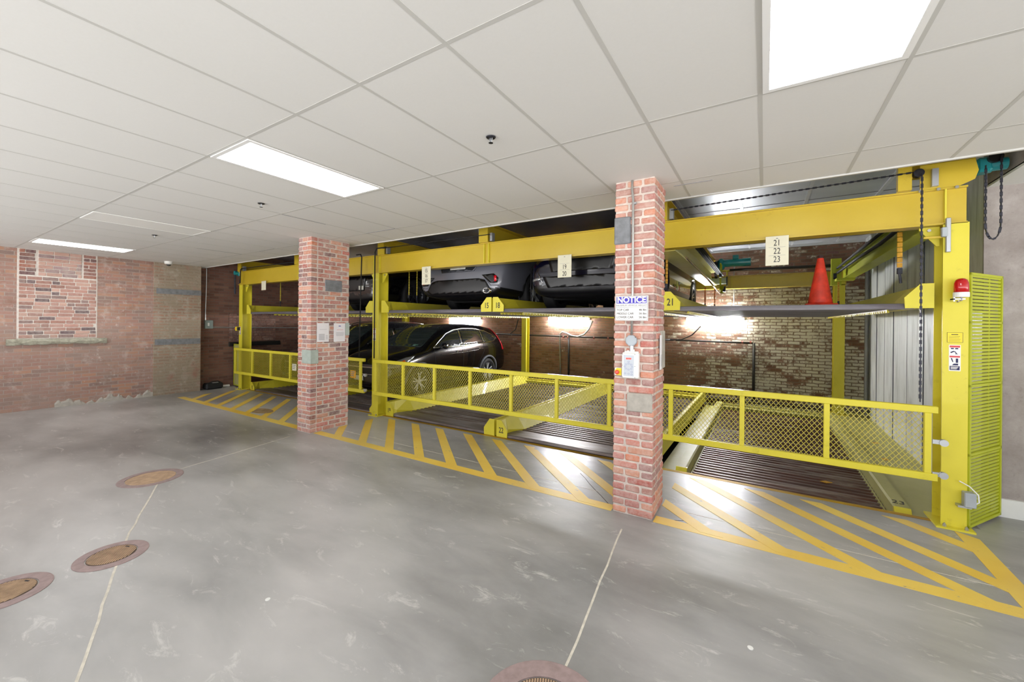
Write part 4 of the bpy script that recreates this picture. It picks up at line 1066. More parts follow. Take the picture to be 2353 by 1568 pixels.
sprinkler(-4.655, 2.266, 'sprinkler head beside the middle ceiling light')
sprinkler(-7.817, 2.291, 'sprinkler head beside the unlit ceiling light')
t = thing('dome_camera', (-11.1, 3.5, CEIL), 'white dome camera on the ceiling by the left wall', 'security camera'); W = World(t); n = 24
b = MB(); b.loft([[(-11.1+r*math.cos(2*PI*i/n), 3.5+r*math.sin(2*PI*i/n), z) for i in range(n)] for r, z in ((0.075, CEIL), (0.075, CEIL-0.045), (0.062, CEIL-0.062), (0.04, CEIL-0.066))]); W.part(b, 'housing', 'white_plastic', smooth=False)
b = MB(); b.loft([[(-11.1+r*math.cos(2*PI*i/n), 3.5+r*math.sin(2*PI*i/n), z) for i in range(n)] for r, z in ((0.042, CEIL-0.064), (0.038, CEIL-0.085), (0.022, CEIL-0.10), (0.002, CEIL-0.104))]); W.part(b, 'dome', 'car_glass', smooth=True)

# ------------------------------------------------------------------ left wall fittings
t = thing('disconnect_box', (-11.7, 4.5, 1.48), 'grey-green electrical box on the recessed brick wall', 'electrical box'); W = World(t)
b = MB(); b.cbox(-11.75, -11.68, 4.41, 4.58, 1.485, 1.695, 0.006); W.part(b, 'case', 'green_box')
b = MB(); b.cbox(-11.682, -11.672, 4.46, 4.50, 1.55, 1.63, 0.003); W.part(b, 'handle_plate', 'white_plastic')
b = MB(); b.tube([(-11.73, 4.45, 2.98), (-11.73, 4.45, 2.6), (-11.73, 4.43, 1.69)], 0.012, 8); W.part(b, 'riser', 'conduit_metal')
b = MB(); b.tube([(-11.72, 4.58, 1.52), (-11.72, 6.0, 1.50), (-11.72, 8.2, 1.48)], 0.014, 8); W.part(b, 'run', 'conduit_metal')
t = thing('black_case', (-11.55, 4.60, 0), 'black equipment case on the floor in the wall recess', 'case'); W = World(t)
b = MB(); b.cbox(-11.68, -11.44, 4.36, 4.72, 0.0, 0.15, 0.03, 0.004); b.tube([(-11.5, 4.42, 0.15), (-11.5, 4.5, 0.19), (-11.5, 4.62, 0.19), (-11.5, 4.68, 0.15)], 0.01, 8); W.part(b, 'body', 'bag_black', smooth=False)
b = MB(); b.cbox(-11.52, -11.46, 4.50, 4.62, 0.15, 0.165, 0.003); W.part(b, 'label_strip', 'zinc')
b = MB(); b.tube([(-11.62, 4.76, 0.03), (-11.60, 4.92, 0.03)], 0.028, 14); o = b.build('white_tube', 'white_plastic'); rebase(o, (-11.61, 4.84, 0)); tag(o, 'short white tube on the floor beside the black case', 'tube')
t = thing('roll_cable_box', (-11.2, 4.9, 2.9), 'dark blue motor at the top of the post near the left wall', 'motor'); W = World(t)
b = MB(); b.cbox(-11.17, -11.05, 4.88, 5.0, 2.80, 2.92, 0.01); b.tube([(-11.11, 4.88, 2.87), (-11.11, 4.80, 2.87)], 0.05, 14); W.part(b, 'housing', 'teal_paint')
b = MB(); b.tube([(-11.12, 4.82, 2.86), (-11.12, 4.82, 2.35)], 0.022, 8); W.part(b, 'chain_loop', 'chain_metal')
t.name = 'gear_motor'

# ------------------------------------------------------------------ back wall fittings
def batten(x0, x1, label, z=1.80, lit=True):
    t = thing('tube_light', ((x0+x1)/2, YB-0.06, z), label, 'tube light', 'strip lights along the back brick wall'); W = World(t)
    b = MB(); b.box(x0-0.03, x1+0.03, YB-0.05, YB, z-0.005, z+0.06); W.part(b, 'housing', 'white_plastic')
    for k in (0, 1):
        b = MB(); b.tube([(x0, YB-0.075, z-0.005+0.045*k), (x1, YB-0.075, z-0.005+0.045*k)], 0.014, 10); W.part(b, 'tube', 'tube_on' if lit else 'white_plastic')
batten(-9.1, -7.85, 'strip light glowing above the roof of the black car')
batten(-5.33, -4.12, 'strip light glowing beside the yellow rear post')
batten(-1.58, -0.42, 'strip light glaring on the white-flaked brick')
def pipes(name, runs, label, cat, mat):
    b = MB()
    for pts, r in runs: b.tube(pts, r, 10)
    o = b.build(name, mat, smooth=True); rebase(o, runs[0][0][0]); return tag(o, label, cat)
yb = YB-0.05
pipes('wall_pipe', [([(-8.6, yb, 1.345), (-1.9, yb, 1.31)], 0.022), ([(-4.70, yb, 1.31), (-4.70, yb, 0.1)], 0.026)], 'dark pipe along the back brick wall between the rear posts', 'pipe', 'pipe_black')
pipes('wall_pipe', [([(-1.85, yb, 1.31), (-0.22, yb, 1.29)], 0.022), ([(-0.20, yb, 1.29), (-0.20, yb, 0.0)], 0.03)], 'dark pipe turning down the white-flaked brick wall', 'pipe', 'pipe_black')
pipes('flexible_conduit', [([(-4.95, yb, 0.1), (-4.98, yb, 1.25), (-4.97, yb, 1.40), (-4.90, yb, 1.45), (-4.78, yb, 1.42), (-4.62, yb, 1.35), (-4.4, yb-0.05, 1.33), (-4.2, yb-0.1, 1.40), (-4.05, yb-0.15, 1.53), (-3.9, yb-0.25, 1.76)], 0.02)], 'grey flexible conduit curving up beside a strip light', 'conduit', 'conduit_metal')
for pts, lab in (([(-7.2, yb, 1.35), (-6.6, yb-0.1, 1.36), (-6.35, yb-0.2, 1.5), (-6.2, yb-0.3, 1.80)], 'black hose rising from the back pipe near the rear post'), ([(-2.0, yb, 1.31), (-1.7, yb-0.1, 1.33), (-1.45, yb-0.2, 1.45), (-1.25, yb-0.3, 1.66)], 'black hose curving below the glaring strip light')):
    pipes('hose', [(pts, 0.014)], lab, 'hose', 'black_rubber')
for x, lab in ((-4.86, 'reddish pipe coupling beside the grey flexible conduit'), (-4.72, 'reddish pipe coupling where the vertical pipe branches off'), (-3.95, 'reddish pipe coupling between the branch and the notice pillar, farther from the pillar'), (-3.55, 'reddish pipe coupling on the back wall closest to the notice pillar'), (-0.42, 'reddish coupling just before the pipe turns down the flaked brick'), (-0.26, 'reddish coupling at the corner where the pipe turns down')):
    b = MB(); b.cyl((x-0.02, yb, 1.305), 'x', 0.034, 0.035, 12); o = b.build('pipe_coupling', 'pipe_red'); rebase(o, (x, yb, 1.28)); tag(o, lab, 'coupling', 'reddish couplings on the back wall pipe')
pipes('wall_conduit', [([(-0.60, yb, 3.3), (-0.60, yb, 1.9)], 0.012)], 'thin pale conduit up the white-flaked brick wall', 'conduit', 'conduit_metal')
# motor and shaft on the rear beam
t = thing('gear_motor', (-0.55, 10.1, 2.78), 'teal gear motor standing on the rear beam', 'motor'); W = World(t)
b = MB(); b.cbox(-0.89, -0.76, 9.98, 10.2, 2.92, 3.16, 0.04); b.tube([(-0.78, 10.08, 3.06), (-0.42, 10.08, 3.06)], 0.082, 20); b.tube([(-0.42, 10.08, 3.06), (-0.26, 10.08, 3.06)], 0.088, 20); b.cbox(-0.60, -0.49, 10.0, 10.14, 3.13, 3.22, 0.01); W.part(b, 'housing', 'teal_paint', smooth=False)
b = MB(); b.cyl((-0.945, 10.05, 2.92), 'x', 0.20, 0.05, 24); W.part(b, 'chain_guard', 'black_plastic')
b = MB(); b.box(-0.93, -0.66, 10.0, 10.2, 2.88, 2.90); b.box(-0.90, -0.88, 10.0, 10.2, 2.78, 2.88); b.box(-0.72, -0.70, 10.0, 10.2, 2.78, 2.88); W.part(b, 'stand', 'yellow_paint')
pipes('drive_shaft', [([(-0.66, 10.05, 2.90), (1.1, 10.05, 2.88)], 0.028)], 'long dark drive shaft above the rear beam', 'shaft', 'pipe_black')
t = thing('relay_box', (-0.95, 10.08, 2.58), 'pale green relay box on the rear beam', 'electrical box'); W = World(t)
b = MB(); b.cbox(-1.10, -0.72, 10.02, 10.12, 2.60, 2.74, 0.005); W.part(b, 'case', 'pale_green_box')
b = MB(); b.box(-0.72, -0.70, 10.02, 10.11, 2.56, 2.76); W.part(b, 'bracket', 'black_plastic')
for (x, y, z0, z1, m_, w, lab) in ((-5.84, 5.56, 2.07, 2.886, 'strap_yellow', 0.022, 'yellow suspension chain left of the grey car, farther one'), (-5.72, 5.65, 2.066, 2.886, 'strap_yellow', 0.022, 'yellow suspension chain left of the grey car, nearer one'),
        (-3.58, 5.75, 2.066, 2.886, 'strap_yellow', 0.022, 'yellow suspension chain nearer the grey car, over the paired number plates'), (-3.47, 5.75, 2.066, 2.886, 'strap_yellow', 0.022, 'yellow suspension chain nearer the dark blue car, over the paired number plates'),
        (1.115, 5.35, 2.12, 2.62, 'strap_orange', 0.04, 'orange suspension strap above the end platform'), (-1.13, 5.75, 2.10, 2.62, 'strap_orange', 0.03, 'orange suspension strap beside the mirror-bright car side'), (1.14, 9.4, 2.0, 2.5, 'strap_orange', 0.03, 'orange suspension strap by the far pulley bracket'),
        (-10.635, 5.67, 2.06, 2.87, 'strap_yellow', 0.03, 'thin yellow strap over the empty upper platform'), (-0.98, 8.6, 1.95, 2.42, 'orange_cord', 0.025, 'orange coiled chain beside the far pulley'), (-0.84, 8.9, 1.95, 2.42, 'orange_cord', 0.025, 'orange coiled chain nearest the rear post strip light')):
    t = thing('suspension_strap', (x, y, z0), lab, 'strap', 'straps and chains holding the upper platforms'); W = World(t)
    b = MB(); z = z1; k = 0
    while z > z0+0.14:
        b.cbox(x-w/2, x+w/2, y-0.006, y+0.006, z-0.045, z, 0.003); z -= 0.05
    W.part(b, 'links', m_)
    if x < -10:
        b = MB(); b.box(-10.90, x+0.03, y-0.02, y+0.02, z1, z1+0.03); W.part(b, 'hanger_arm', 'yellow_beam')
    b = MB(); b.cbox(x-w*0.5, x+w*0.5, y-0.012, y+0.012, z0+0.09, z0+0.15, 0.004); b.tube([(x, y, z0+0.1), (x+0.01, y, z0)], w*0.28, 8); W.part(b, 'turnbuckle', 'chain_metal')
pipes('air_hose', [([(-3.15, 5.6, 2.6), (-3.16, 5.6, 2.05)], 0.010), ([(-3.10, 5.6, 2.6), (-3.08, 5.6, 2.05)], 0.008)], 'pair of thin black hoses beside plate 18', 'hose', 'black_rubber')

# ------------------------------------------------------------------ cone
t = thing('traffic_cone', (0.506, 5.45, UZ+0.04), 'orange traffic cone standing on the empty end platform', 'traffic cone'); W = World(t); n = 32
b = MB(); b.loft([[(0.506+r*math.cos(2*PI*i/n), 5.45+r*math.sin(2*PI*i/n), UZ+0.04+z) for i in range(n)] for r, z in ((0.112, 0.025), (0.105, 0.06), (0.026, 0.53), (0.022, 0.545), (0.014, 0.548))]); W.part(b, 'cone_body', 'cone_orange', smooth=True)
b = MB(); b.cbox(0.366, 0.646, 5.31, 5.59, UZ+0.04, UZ+0.068, 0.008); W.part(b, 'base', 'cone_orange')
b = MB(); b.cyl((0.506, 5.45, UZ+0.04+0.52), 'z', 0.029, 0.03, 20, r2=0.024); W.part(b, 'tip', 'cone_grime')

# ------------------------------------------------------------------ cars
def car(label, st, L, paint, wheel_y, wheel_r, half, loc, rz, rim='rim_silver', sides=(), front=(), rear=(), rails=False, trim=None, lines=(), handles=(), mirrors=None, flares=None, lowz=0.34, ws=None, extra=()):
    """st: stations (y, ztop, zbelt, wmax, wbelt, wroof, zbottom); nose at y=0, tail at y=L; car local origin at its middle on the ground"""
    t = thing('parked_car', loc, label, 'car', rz=rz)
    def sec(s):
        y, zt, zb, wm, wb_, wr_, zo = s; y -= L/2
        h = [(0, zo), (wm*0.72, zo), (wm*0.93, zo+0.04), (wm*0.985, zo+0.16), (wm, (zo+zb)*0.52), (wm*0.985, zb-0.10), (wb_, zb), (wb_*0.55+wr_*0.45, zb+(zt-zb)*0.50), (wr_+0.015, zb+(zt-zb)*0.88), (wr_*0.80, zb+(zt-zb)*0.985), (0, zt)]
        return [(x, y, z) for x, z in h]+[(-x, y, z) for x, z in h[-2:0:-1]]
    b = MB(); b.loft([sec(s) for s in st], cap=True)
    body = b.build('body', [paint, 'black_plastic'], t)
    md = body.modifiers.new('s', 'SUBSURF'); md.levels = 2; md.render_levels = 2
    cuts = []
    for wy in wheel_y:
        for s in (-1, 1):
            c = MB(); c.cyl((s*(half+0.2)-(0.0 if s < 0 else 0.55), wy-L/2, wheel_r), 'x', wheel_r+0.045, 0.55, 40)
            co = c.build('cut', 'undercar'); co.parent = t; cuts.append(co)
            m2 = body.modifiers.new('b', 'BOOLEAN'); m2.operation = 'DIFFERENCE'; m2.object = co; m2.solver = 'EXACT'
    bpy.context.view_layer.update()
    dg = bpy.context.evaluated_depsgraph_get()
    me = bpy.data.meshes.new_from_object(body.evaluated_get(dg)); body.modifiers.clear(); old = body.data; body.data = me; me.name = 'body'
    for c in cuts: bpy.data.objects.remove(c)
    while len(me.materials) < 2: me.materials.append(MATS['black_plastic'])
    for p in me.polygons:
        inside = any((Vector((p.center.y-(wy-L/2), p.center.z-wheel_r)).length < wheel_r+0.03) for wy in wheel_y)
        p.use_smooth = True
        p.material_index = 1 if (p.center.z < lowz or inside) else 0
    bvh = BVHTree.FromPolygons([v.co.copy() for v in me.vertices], [tuple(p.vertices) for p in me.polygons])
    def proj(u, v, ax, s):
        """ax 'x': (u,v)=(y,z) seen from side s; ax 'y': (u,v)=(x,z) seen from the end s (-1 nose, +1 tail)"""
        o_, d_ = (Vector((s*3, u-L/2, v)), Vector((-s, 0, 0))) if ax == 'x' else (Vector((u, s*(L/2+2), v)), Vector((0, -s, 0)))
        h = bvh.ray_cast(o_, d_)
        if h[0] is None: return None
        nn = h[1] if h[1].dot(d_) < 0 else -h[1]
        return h[0], nn
    def patch(name, poly, ax, s, mat, off=0.006, parent=None, label=None):
        bm = bmesh.new(); vs = [bm.verts.new((u, v, 0)) for u, v in poly]; f = bm.faces.new(vs)
        bmesh.ops.triangulate(bm, faces=[f])
        for _ in range(7):
            E = [e for e in bm.edges if e.calc_length() > 0.07]
            if not E: break
            bmesh.ops.subdivide_edges(bm, edges=E, cuts=1, use_grid_fill=False); bmesh.ops.triangulate(bm, faces=bm.faces[:])
        bad = []
        for v in bm.verts:
            h = proj(v.co.x, v.co.y, ax, s)
            if h is None: bad.append(v)
            else: v.co = h[0]+h[1]*off
        if bad: bmesh.ops.delete(bm, geom=bad, context='VERTS')
        me2 = bpy.data.meshes.new(name); bm.to_mesh(me2); bm.free(); me2.materials.append(MATS[mat])
        for p in me2.polygons: p.use_smooth = True
        o = bpy.data.objects.new(name, me2); C.objects.link(o); o.parent = parent or t
        sd = o.modifiers.new('thick', 'SOLIDIFY'); sd.thickness = 0.004; sd.offset = -1
        return o
    def line(name, pts, ax, s, r, mat, off=0.004, closed=False):
        q = []
        P = list(pts)+([pts[0]] if closed else [])
        for a, c in zip(P, P[1:]):
            n_ = max(1, int(math.hypot(c[0]-a[0], c[1]-a[1])/0.05))
            for i in range(n_): q.append((a[0]+(c[0]-a[0])*i/n_, a[1]+(c[1]-a[1])*i/n_))
        q.append(P[-1]); W_ = []
        for u, v in q:
            h = proj(u, v, ax, s)
            if h: W_.append(h[0]+h[1]*off)
        if len(W_) > 1:
            b = MB(); b.tube(W_, r, 6); return b.build(name, mat, t, smooth=True)
    for item in sides:
        for s in (1, -1): patch(item[0], item[1], 'x', s, item[2], *(item[3:] or ()))
    for item in front: patch(item[0], item[1], 'y', -1, item[2], *(item[3:] or ()))
    for item in rear: patch(item[0], item[1], 'y', 1, item[2], *(item[3:] or ()))
    for item in lines:
        for s in ((1, -1) if item[2] == 'x' else (item[5],)): line(item[0], item[1], item[2], s, item[3], item[4], closed=len(item) > 6)
    for hy, hz in handles:
        for s in (1, -1):
            h = proj(hy, hz, 'x', s)
            if h:
                b = MB(); p = h[0]; b.cbox(p.x-0.01 if s > 0 else p.x-0.035, p.x+0.035 if s > 0 else p.x+0.01, p.y-0.09, p.y+0.09, p.z-0.014, p.z+0.014, 0.01); b.build('door_handle', 'chrome', t)
    if mirrors:
        for s in (1, -1):
            my, mz = mirrors; h = proj(my, mz, 'x', s); x = h[0].x if h else s*half
            b = MB(); b.cbox(min(x+s*0.06, x+s*0.23), max(x+s*0.06, x+s*0.23), my-L/2-0.05, my-L/2+0.07, mz+0.0, mz+0.15, 0.035); b.cbox(min(x-s*0.02, x+s*0.08), max(x-s*0.02, x+s*0.08), my-L/2-0.02, my-L/2+0.04, mz+0.0, mz+0.05, 0.01)
            mo = b.build('mirror', paint, t); md = mo.modifiers.new('s', 'SUBSURF'); md.levels = 1; md.render_levels = 1
    if rails:
        for s in (1, -1):
            P = []
            for i in range(16):
                y = rails[0]+(rails[1]-rails[0])*i/15
                h = bvh.ray_cast(Vector((s*(rails[2]), y-L/2, 3)), Vector((0, 0, -1)))
                if h[0]: P.append(h[0]+Vector((0, 0, 0.035 if 0 < i < 15 else 0.0)))
            b = MB(); b.tube(P, 0.014, 8); b.build('roof_rail', 'chrome', t, smooth=True)
    for wy in wheel_y:
        for s in (1, -1):
            X = s*(half-0.10); n = 40
            w = bpy.data.objects.new('wheel', None)
            def lathe(prof, mat, name, par):
                b = MB(); b.loft([[(X+s*dx, wy-L/2+r*math.cos(2*PI*i/n), wheel_r+r*math.sin(2*PI*i/n)) for i in range(n)] for dx, r in prof], cap=False); return b.build(name, mat, par, smooth=True)
            R = wheel_r; rr = R*0.66
            tyre = lathe([(-0.10, rr), (-0.11, R*0.9), (-0.09, R), (0.06, R), (0.09, R*0.93), (0.095, R*0.8), (0.085, rr+0.01), (0.06, rr)], 'black_rubber', 'wheel', t)
            lathe([(0.06, rr+0.004), (0.082, rr+0.004), (0.078, rr-0.012), (0.0, rr-0.03), (-0.08, rr-0.03), (-0.08, 0.001)], 'rim_dark', 'rim_barrel', tyre)
            b = MB(); cy, cz = wy-L/2, wheel_r
            for k in range(5):
                for dd in (-0.13, 0.13):
                    a = 2*PI*k/5+0.3; a1 = a+dd*1.6; a0 = a+dd*0.9
                    def PT(r_, aa, w_, dx): return (X+s*dx, cy+r_*math.cos(aa)-w_*math.sin(aa), cz+r_*math.sin(aa)+w_*math.cos(aa))
                    rings = []
                    for r_, aa, w_, dx in ((0.04, a0, 0.014, 0.055), (rr*0.55, a0+(a1-a0)*0.5, 0.012, 0.065), (rr-0.004, a1, 0.014, 0.075)):
                        rings.append([PT(r_, aa, w_, dx), PT(r_, aa, -w_, dx), PT(r_, aa, -w_, dx-0.02), PT(r_, aa, w_, dx-0.02)])
                    b.loft(rings)
            b.cyl((X+s*0.04, cy, cz), 'x', 0.05, s*0.025, 20)
            b.build('rim_spokes', rim, tyre)
            if flares:
                b = MB(); A = [PI*(-0.06)+PI*1.12*i/22 for i in range(23)]; P = []
                for a in A:
                    y_, z_ = cy+(wheel_r+0.065)*math.cos(a), cz+(wheel_r+0.065)*math.sin(a)
                    h = bvh.ray_cast(Vector((s*3, y_, z_)), Vector((-s, 0, 0)))
                    if h[0] and abs(h[0].x) > half-0.25: P.append(Vector((h[0].x+s*0.0, y_, z_)))
                if len(P) > 3: b.tube(P, 0.03, 8); b.build('wheel_arch_trim', flares, t, smooth=True)
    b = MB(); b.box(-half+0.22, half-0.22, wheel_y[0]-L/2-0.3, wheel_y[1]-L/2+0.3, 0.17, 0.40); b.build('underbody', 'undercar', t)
    return t, proj, L

def widen(st, d): return [(y, a, b2, c, e, f+(d if 1.3 < y < st[-1][0]-0.15 else 0), g) for y, a, b2, c, e, f, g in st]
SUV = [(0.0, 0.72, 0.62, 0.62, 0.60, 0.45, 0.38), (0.05, 0.80, 0.70, 0.78, 0.74, 0.55, 0.28), (0.22, 0.93, 0.82, 0.86, 0.81, 0.62, 0.24), (0.55, 1.01, 0.91, 0.90, 0.85, 0.68, 0.24), (1.0, 1.08, 0.985, 0.91, 0.86, 0.72, 0.24),
       (1.18, 1.12, 1.01, 0.91, 0.865, 0.72, 0.24), (1.45, 1.31, 1.03, 0.91, 0.865, 0.68, 0.24), (1.75, 1.49, 1.045, 0.91, 0.865, 0.645, 0.24), (2.05, 1.60, 1.06, 0.91, 0.865, 0.62, 0.24), (2.45, 1.65, 1.075, 0.91, 0.86, 0.61, 0.24),
       (3.1, 1.65, 1.10, 0.91, 0.86, 0.60, 0.24), (3.7, 1.61, 1.12, 0.90, 0.85, 0.58, 0.24), (4.08, 1.53, 1.13, 0.89, 0.84, 0.56, 0.25), (4.30, 1.36, 1.12, 0.87, 0.82, 0.57, 0.26), (4.42, 1.10, 0.98, 0.85, 0.80, 0.58, 0.28), (4.52, 0.86, 0.72, 0.80, 0.74, 0.52, 0.32), (4.55, 0.78, 0.66, 0.66, 0.62, 0.45, 0.40)]
SUV = widen(SUV, 0.07)
DLO = [(1.40, 1.075), (1.62, 1.22), (1.90, 1.39), (2.20, 1.48), (2.60, 1.52), (3.10, 1.51), (3.55, 1.44), (3.88, 1.33), (4.06, 1.23), (3.86, 1.155), (3.30, 1.115), (2.40, 1.085)]
P1 = [(1.44, 1.085), (1.64, 1.22), (1.92, 1.378), (2.20, 1.465), (2.38, 1.485), (2.40, 1.095)]
P2 = [(2.47, 1.098), (2.45, 1.495), (2.70, 1.505), (3.12, 1.495), (3.30, 1.465), (3.36, 1.125)]
P3 = [(3.42, 1.132), (3.36, 1.455), (3.56, 1.42), (3.86, 1.315), (4.02, 1.23), (3.85, 1.165)]
tail = [(3.96, 1.52), (4.14, 1.48), (4.34, 1.24), (4.43, 1.03), (4.45, 0.88), (4.26, 0.90), (4.22, 1.06), (4.15, 1.26)]
head = [(0.10, 0.70), (0.30, 0.70), (0.62, 0.80), (0.80, 0.93), (0.55, 0.90), (0.25, 0.83), (0.10, 0.77)]
suv_lines = [('chrome_window_trim', DLO, 'x', 0.016, 'chrome', None, True), ('door_gap', [(1.42, 1.05), (1.40, 0.8), (1.46, 0.42)], 'x', 0.003, 'ink', None), ('door_gap', [(2.44, 1.08), (2.44, 0.8), (2.42, 0.40)], 'x', 0.003, 'ink', None),
             ('door_gap', [(3.36, 1.10), (3.34, 0.9), (3.10, 0.60), (3.02, 0.42)], 'x', 0.003, 'ink', None), ('body_crease', [(1.6, 0.90), (2.6, 0.925), (3.9, 0.985)], 'x', 0.006, 'paint_black', None)]
car('black compact SUV with silver window trim on the lower platform', SUV, 4.55, 'paint_black', (0.93, 3.55), 0.345, 0.91, (-7.40, 5.62+2.275, 0.02), 0,
    sides=[('window_pane', P1, 'car_glass', 0.003), ('window_pane', P2, 'car_glass', 0.003), ('window_pane', P3, 'car_glass', 0.003), ('pillar_cover', [(2.405, 1.10), (2.385, 1.49), (2.445, 1.495), (2.465, 1.10)], 'chrome', 0.006), ('pillar_cover', [(3.37, 1.13), (3.31, 1.465), (3.35, 1.46), (3.41, 1.135)], 'chrome', 0.006), ('tail_light', tail, 'tail_red', 0.012), ('headlight', head, 'lamp_glass', 0.010), ('turn_signal', [(0.42, 0.755), (0.52, 0.79), (0.50, 0.855), (0.42, 0.83)], 'lamp_orange', 0.016)],
    front=[('windscreen', [(-0.70, 1.10), (0.70, 1.10), (0.60, 1.50), (0.48, 1.575), (-0.48, 1.575), (-0.60, 1.50)], 'screen_glass', 0.004), ('grille', [(-0.42, 0.56), (0.42, 0.56), (0.46, 0.70), (-0.46, 0.70)], 'black_plastic', 0.008), ('registration_sticker', [(0.42, 1.12), (0.56, 1.12), (0.56, 1.155), (0.42, 1.155)], 'sticker_green', 0.008),
           ('number_plate', [(-0.15, 0.42), (0.15, 0.42), (0.15, 0.52), (-0.15, 0.52)], 'plate_white', 0.012)],
    rear=[('rear_window', [(-0.6, 1.2), (0.6, 1.2), (0.48, 1.5), (-0.48, 1.5)], 'car_glass', 0.004)],
    lines=suv_lines+[('chrome_grille_bar', [(-0.62, 0.705), (0.62, 0.705)], 'y', 0.014, 'chrome', -1), ('chrome_grille_bar', [(-0.5, 0.56), (0.5, 0.56)], 'y', 0.010, 'chrome', -1)],
    handles=((2.28, 0.955), (3.20, 0.985)), mirrors=(1.62, 1.04), flares='cladding_grey')
SUV2 = [(y, zt+0.02, zb, wm, wb_, wr_, zo) for y, zt, zb, wm, wb_, wr_, zo in SUV]
car('dark SUV with a chrome roof rail parked nearest the left wall', SUV2, 4.55, 'paint_charcoal', (0.95, 3.6), 0.35, 0.91, (-9.72, 5.55+2.275, 0.02), 0,
    sides=[('window_pane', P1, 'car_glass', 0.003), ('window_pane', P2, 'car_glass', 0.003), ('window_pane', P3, 'car_glass', 0.003), ('tail_light', tail, 'tail_red', 0.012), ('headlight', head, 'lamp_glass', 0.010)],
    front=[('windscreen', [(-0.70, 1.10), (0.70, 1.10), (0.60, 1.50), (0.48, 1.575), (-0.48, 1.575), (-0.60, 1.50)], 'screen_glass', 0.004), ('grille', [(-0.42, 0.45), (0.42, 0.45), (0.46, 0.70), (-0.46, 0.70)], 'black_plastic', 0.008)],
    lines=[('chrome_grille_bar', [(-0.5, 0.66), (0.5, 0.66)], 'y', 0.012, 'chrome', -1), ('chrome_grille_bar', [(-0.5, 0.52), (0.5, 0.52)], 'y', 0.012, 'chrome', -1)], handles=((2.28, 0.955), (3.20, 0.985)), mirrors=(1.62, 1.04), rails=(1.9, 4.0, 0.56))
# low saloons on the upper platforms
SED = [(0.0, 0.66, 0.54, 0.66, 0.62, 0.48, 0.26), (0.06, 0.73, 0.62, 0.80, 0.76, 0.58, 0.19), (0.25, 0.80, 0.70, 0.87, 0.82, 0.64, 0.17), (0.7, 0.88, 0.79, 0.90, 0.85, 0.70, 0.17), (1.15, 0.95, 0.87, 0.91, 0.86, 0.74, 0.17), (1.35, 1.0, 0.89, 0.91, 0.86, 0.72, 0.17),
       (1.75, 1.22, 0.91, 0.91, 0.86, 0.64, 0.17), (2.1, 1.36, 0.93, 0.91, 0.86, 0.58, 0.17), (2.6, 1.43, 0.94, 0.91, 0.86, 0.56, 0.17), (3.2, 1.40, 0.96, 0.91, 0.86, 0.56, 0.17), (3.7, 1.27, 0.98, 0.90, 0.85, 0.58, 0.18), (4.05, 1.10, 0.98, 0.90, 0.84, 0.66, 0.18), (4.4, 1.05, 0.95, 0.89, 0.82, 0.70, 0.20), (4.56, 0.96, 0.80, 0.86, 0.80, 0.62, 0.21), (4.62, 0.72, 0.60, 0.84, 0.78, 0.60, 0.23), (4.66, 0.60, 0.50, 0.78, 0.72, 0.55, 0.27)]
SP1 = [(1.62, 0.94), (1.90, 1.12), (2.15, 1.25), (2.45, 1.30), (2.48, 0.96)]
SP2 = [(2.55, 0.965), (2.53, 1.305), (2.95, 1.30), (3.35, 1.20), (3.70, 1.04), (3.60, 1.0)]
sed_sides = [('window_pane', SP1, 'car_glass', 0.003), ('window_pane', SP2, 'car_glass', 0.003)]
UD = UZ+0.035
car('grey saloon backed onto the upper platform, exhaust and red reflector showing', SED, 4.66, 'paint_grey', (0.92, 3.62), 0.325, 0.91, (-4.28, 5.13+2.33, UD), PI,
    sides=sed_sides+[('tail_light', [(4.2, 0.78), (4.5, 0.80), (4.5, 0.92), (4.2, 0.94)], 'tail_red', 0.006)],
    rear=[('lower_valance', [(-0.60, 0.27), (0.60, 0.27), (0.66, 0.32), (0.56, 0.47), (0.44, 0.50), (-0.44, 0.50), (-0.56, 0.47), (-0.66, 0.32)], 'black_plastic', 0.01),
          ('fog_recess', [(-0.56, 0.50), (-0.50, 0.55), (-0.72, 0.56), (-0.80, 0.49), (-0.78, 0.42), (-0.66, 0.42)], 'black_plastic', 0.012), ('fog_recess', [(0.56, 0.50), (0.50, 0.55), (0.72, 0.56), (0.80, 0.49), (0.78, 0.42), (0.66, 0.42)], 'black_plastic', 0.012),
          ('reflector', [(-0.735, 0.44), (-0.77, 0.44), (-0.765, 0.53), (-0.725, 0.53)], 'tail_red', 0.018), ('reflector', [(0.735, 0.44), (0.77, 0.44), (0.765, 0.53), (0.725, 0.53)], 'tail_red', 0.018),
          ('plate_recess', [(-0.34, 0.62), (0.34, 0.62), (0.42, 0.78), (-0.42, 0.78)], 'rim_dark', 0.006), ('number_plate', [(-0.16, 0.66), (0.16, 0.66), (0.16, 0.77), (-0.16, 0.77)], 'plate_white', 0.016),
          ('rear_window', [(-0.5, 1.08), (0.5, 1.08), (0.42, 1.3), (-0.42, 1.3)], 'car_glass', 0.004)],
    lines=[('bumper_crease', [(-0.80, 0.38), (-0.66, 0.38), (-0.56, 0.485), (0.56, 0.485), (0.66, 0.38), (0.80, 0.38)], 'y', 0.010, 'paint_grey', 1)], rim='rim_silver')
ex = [o for o in bpy.data.objects if o.name.startswith('parked_car')][-1]
for s in (-1,):
    b = MB(); b.loft([[(s*0.60+r*1.5*math.cos(2*PI*i/20), 2.33+y_, 0.30+r*math.sin(2*PI*i/20)) for i in range(20)] for r, y_ in ((0.046, -0.2), (0.046, 0.02), (0.036, 0.02), (0.034, -0.1))], cap=False); b.build('exhaust_tip', 'chrome', ex, smooth=True)
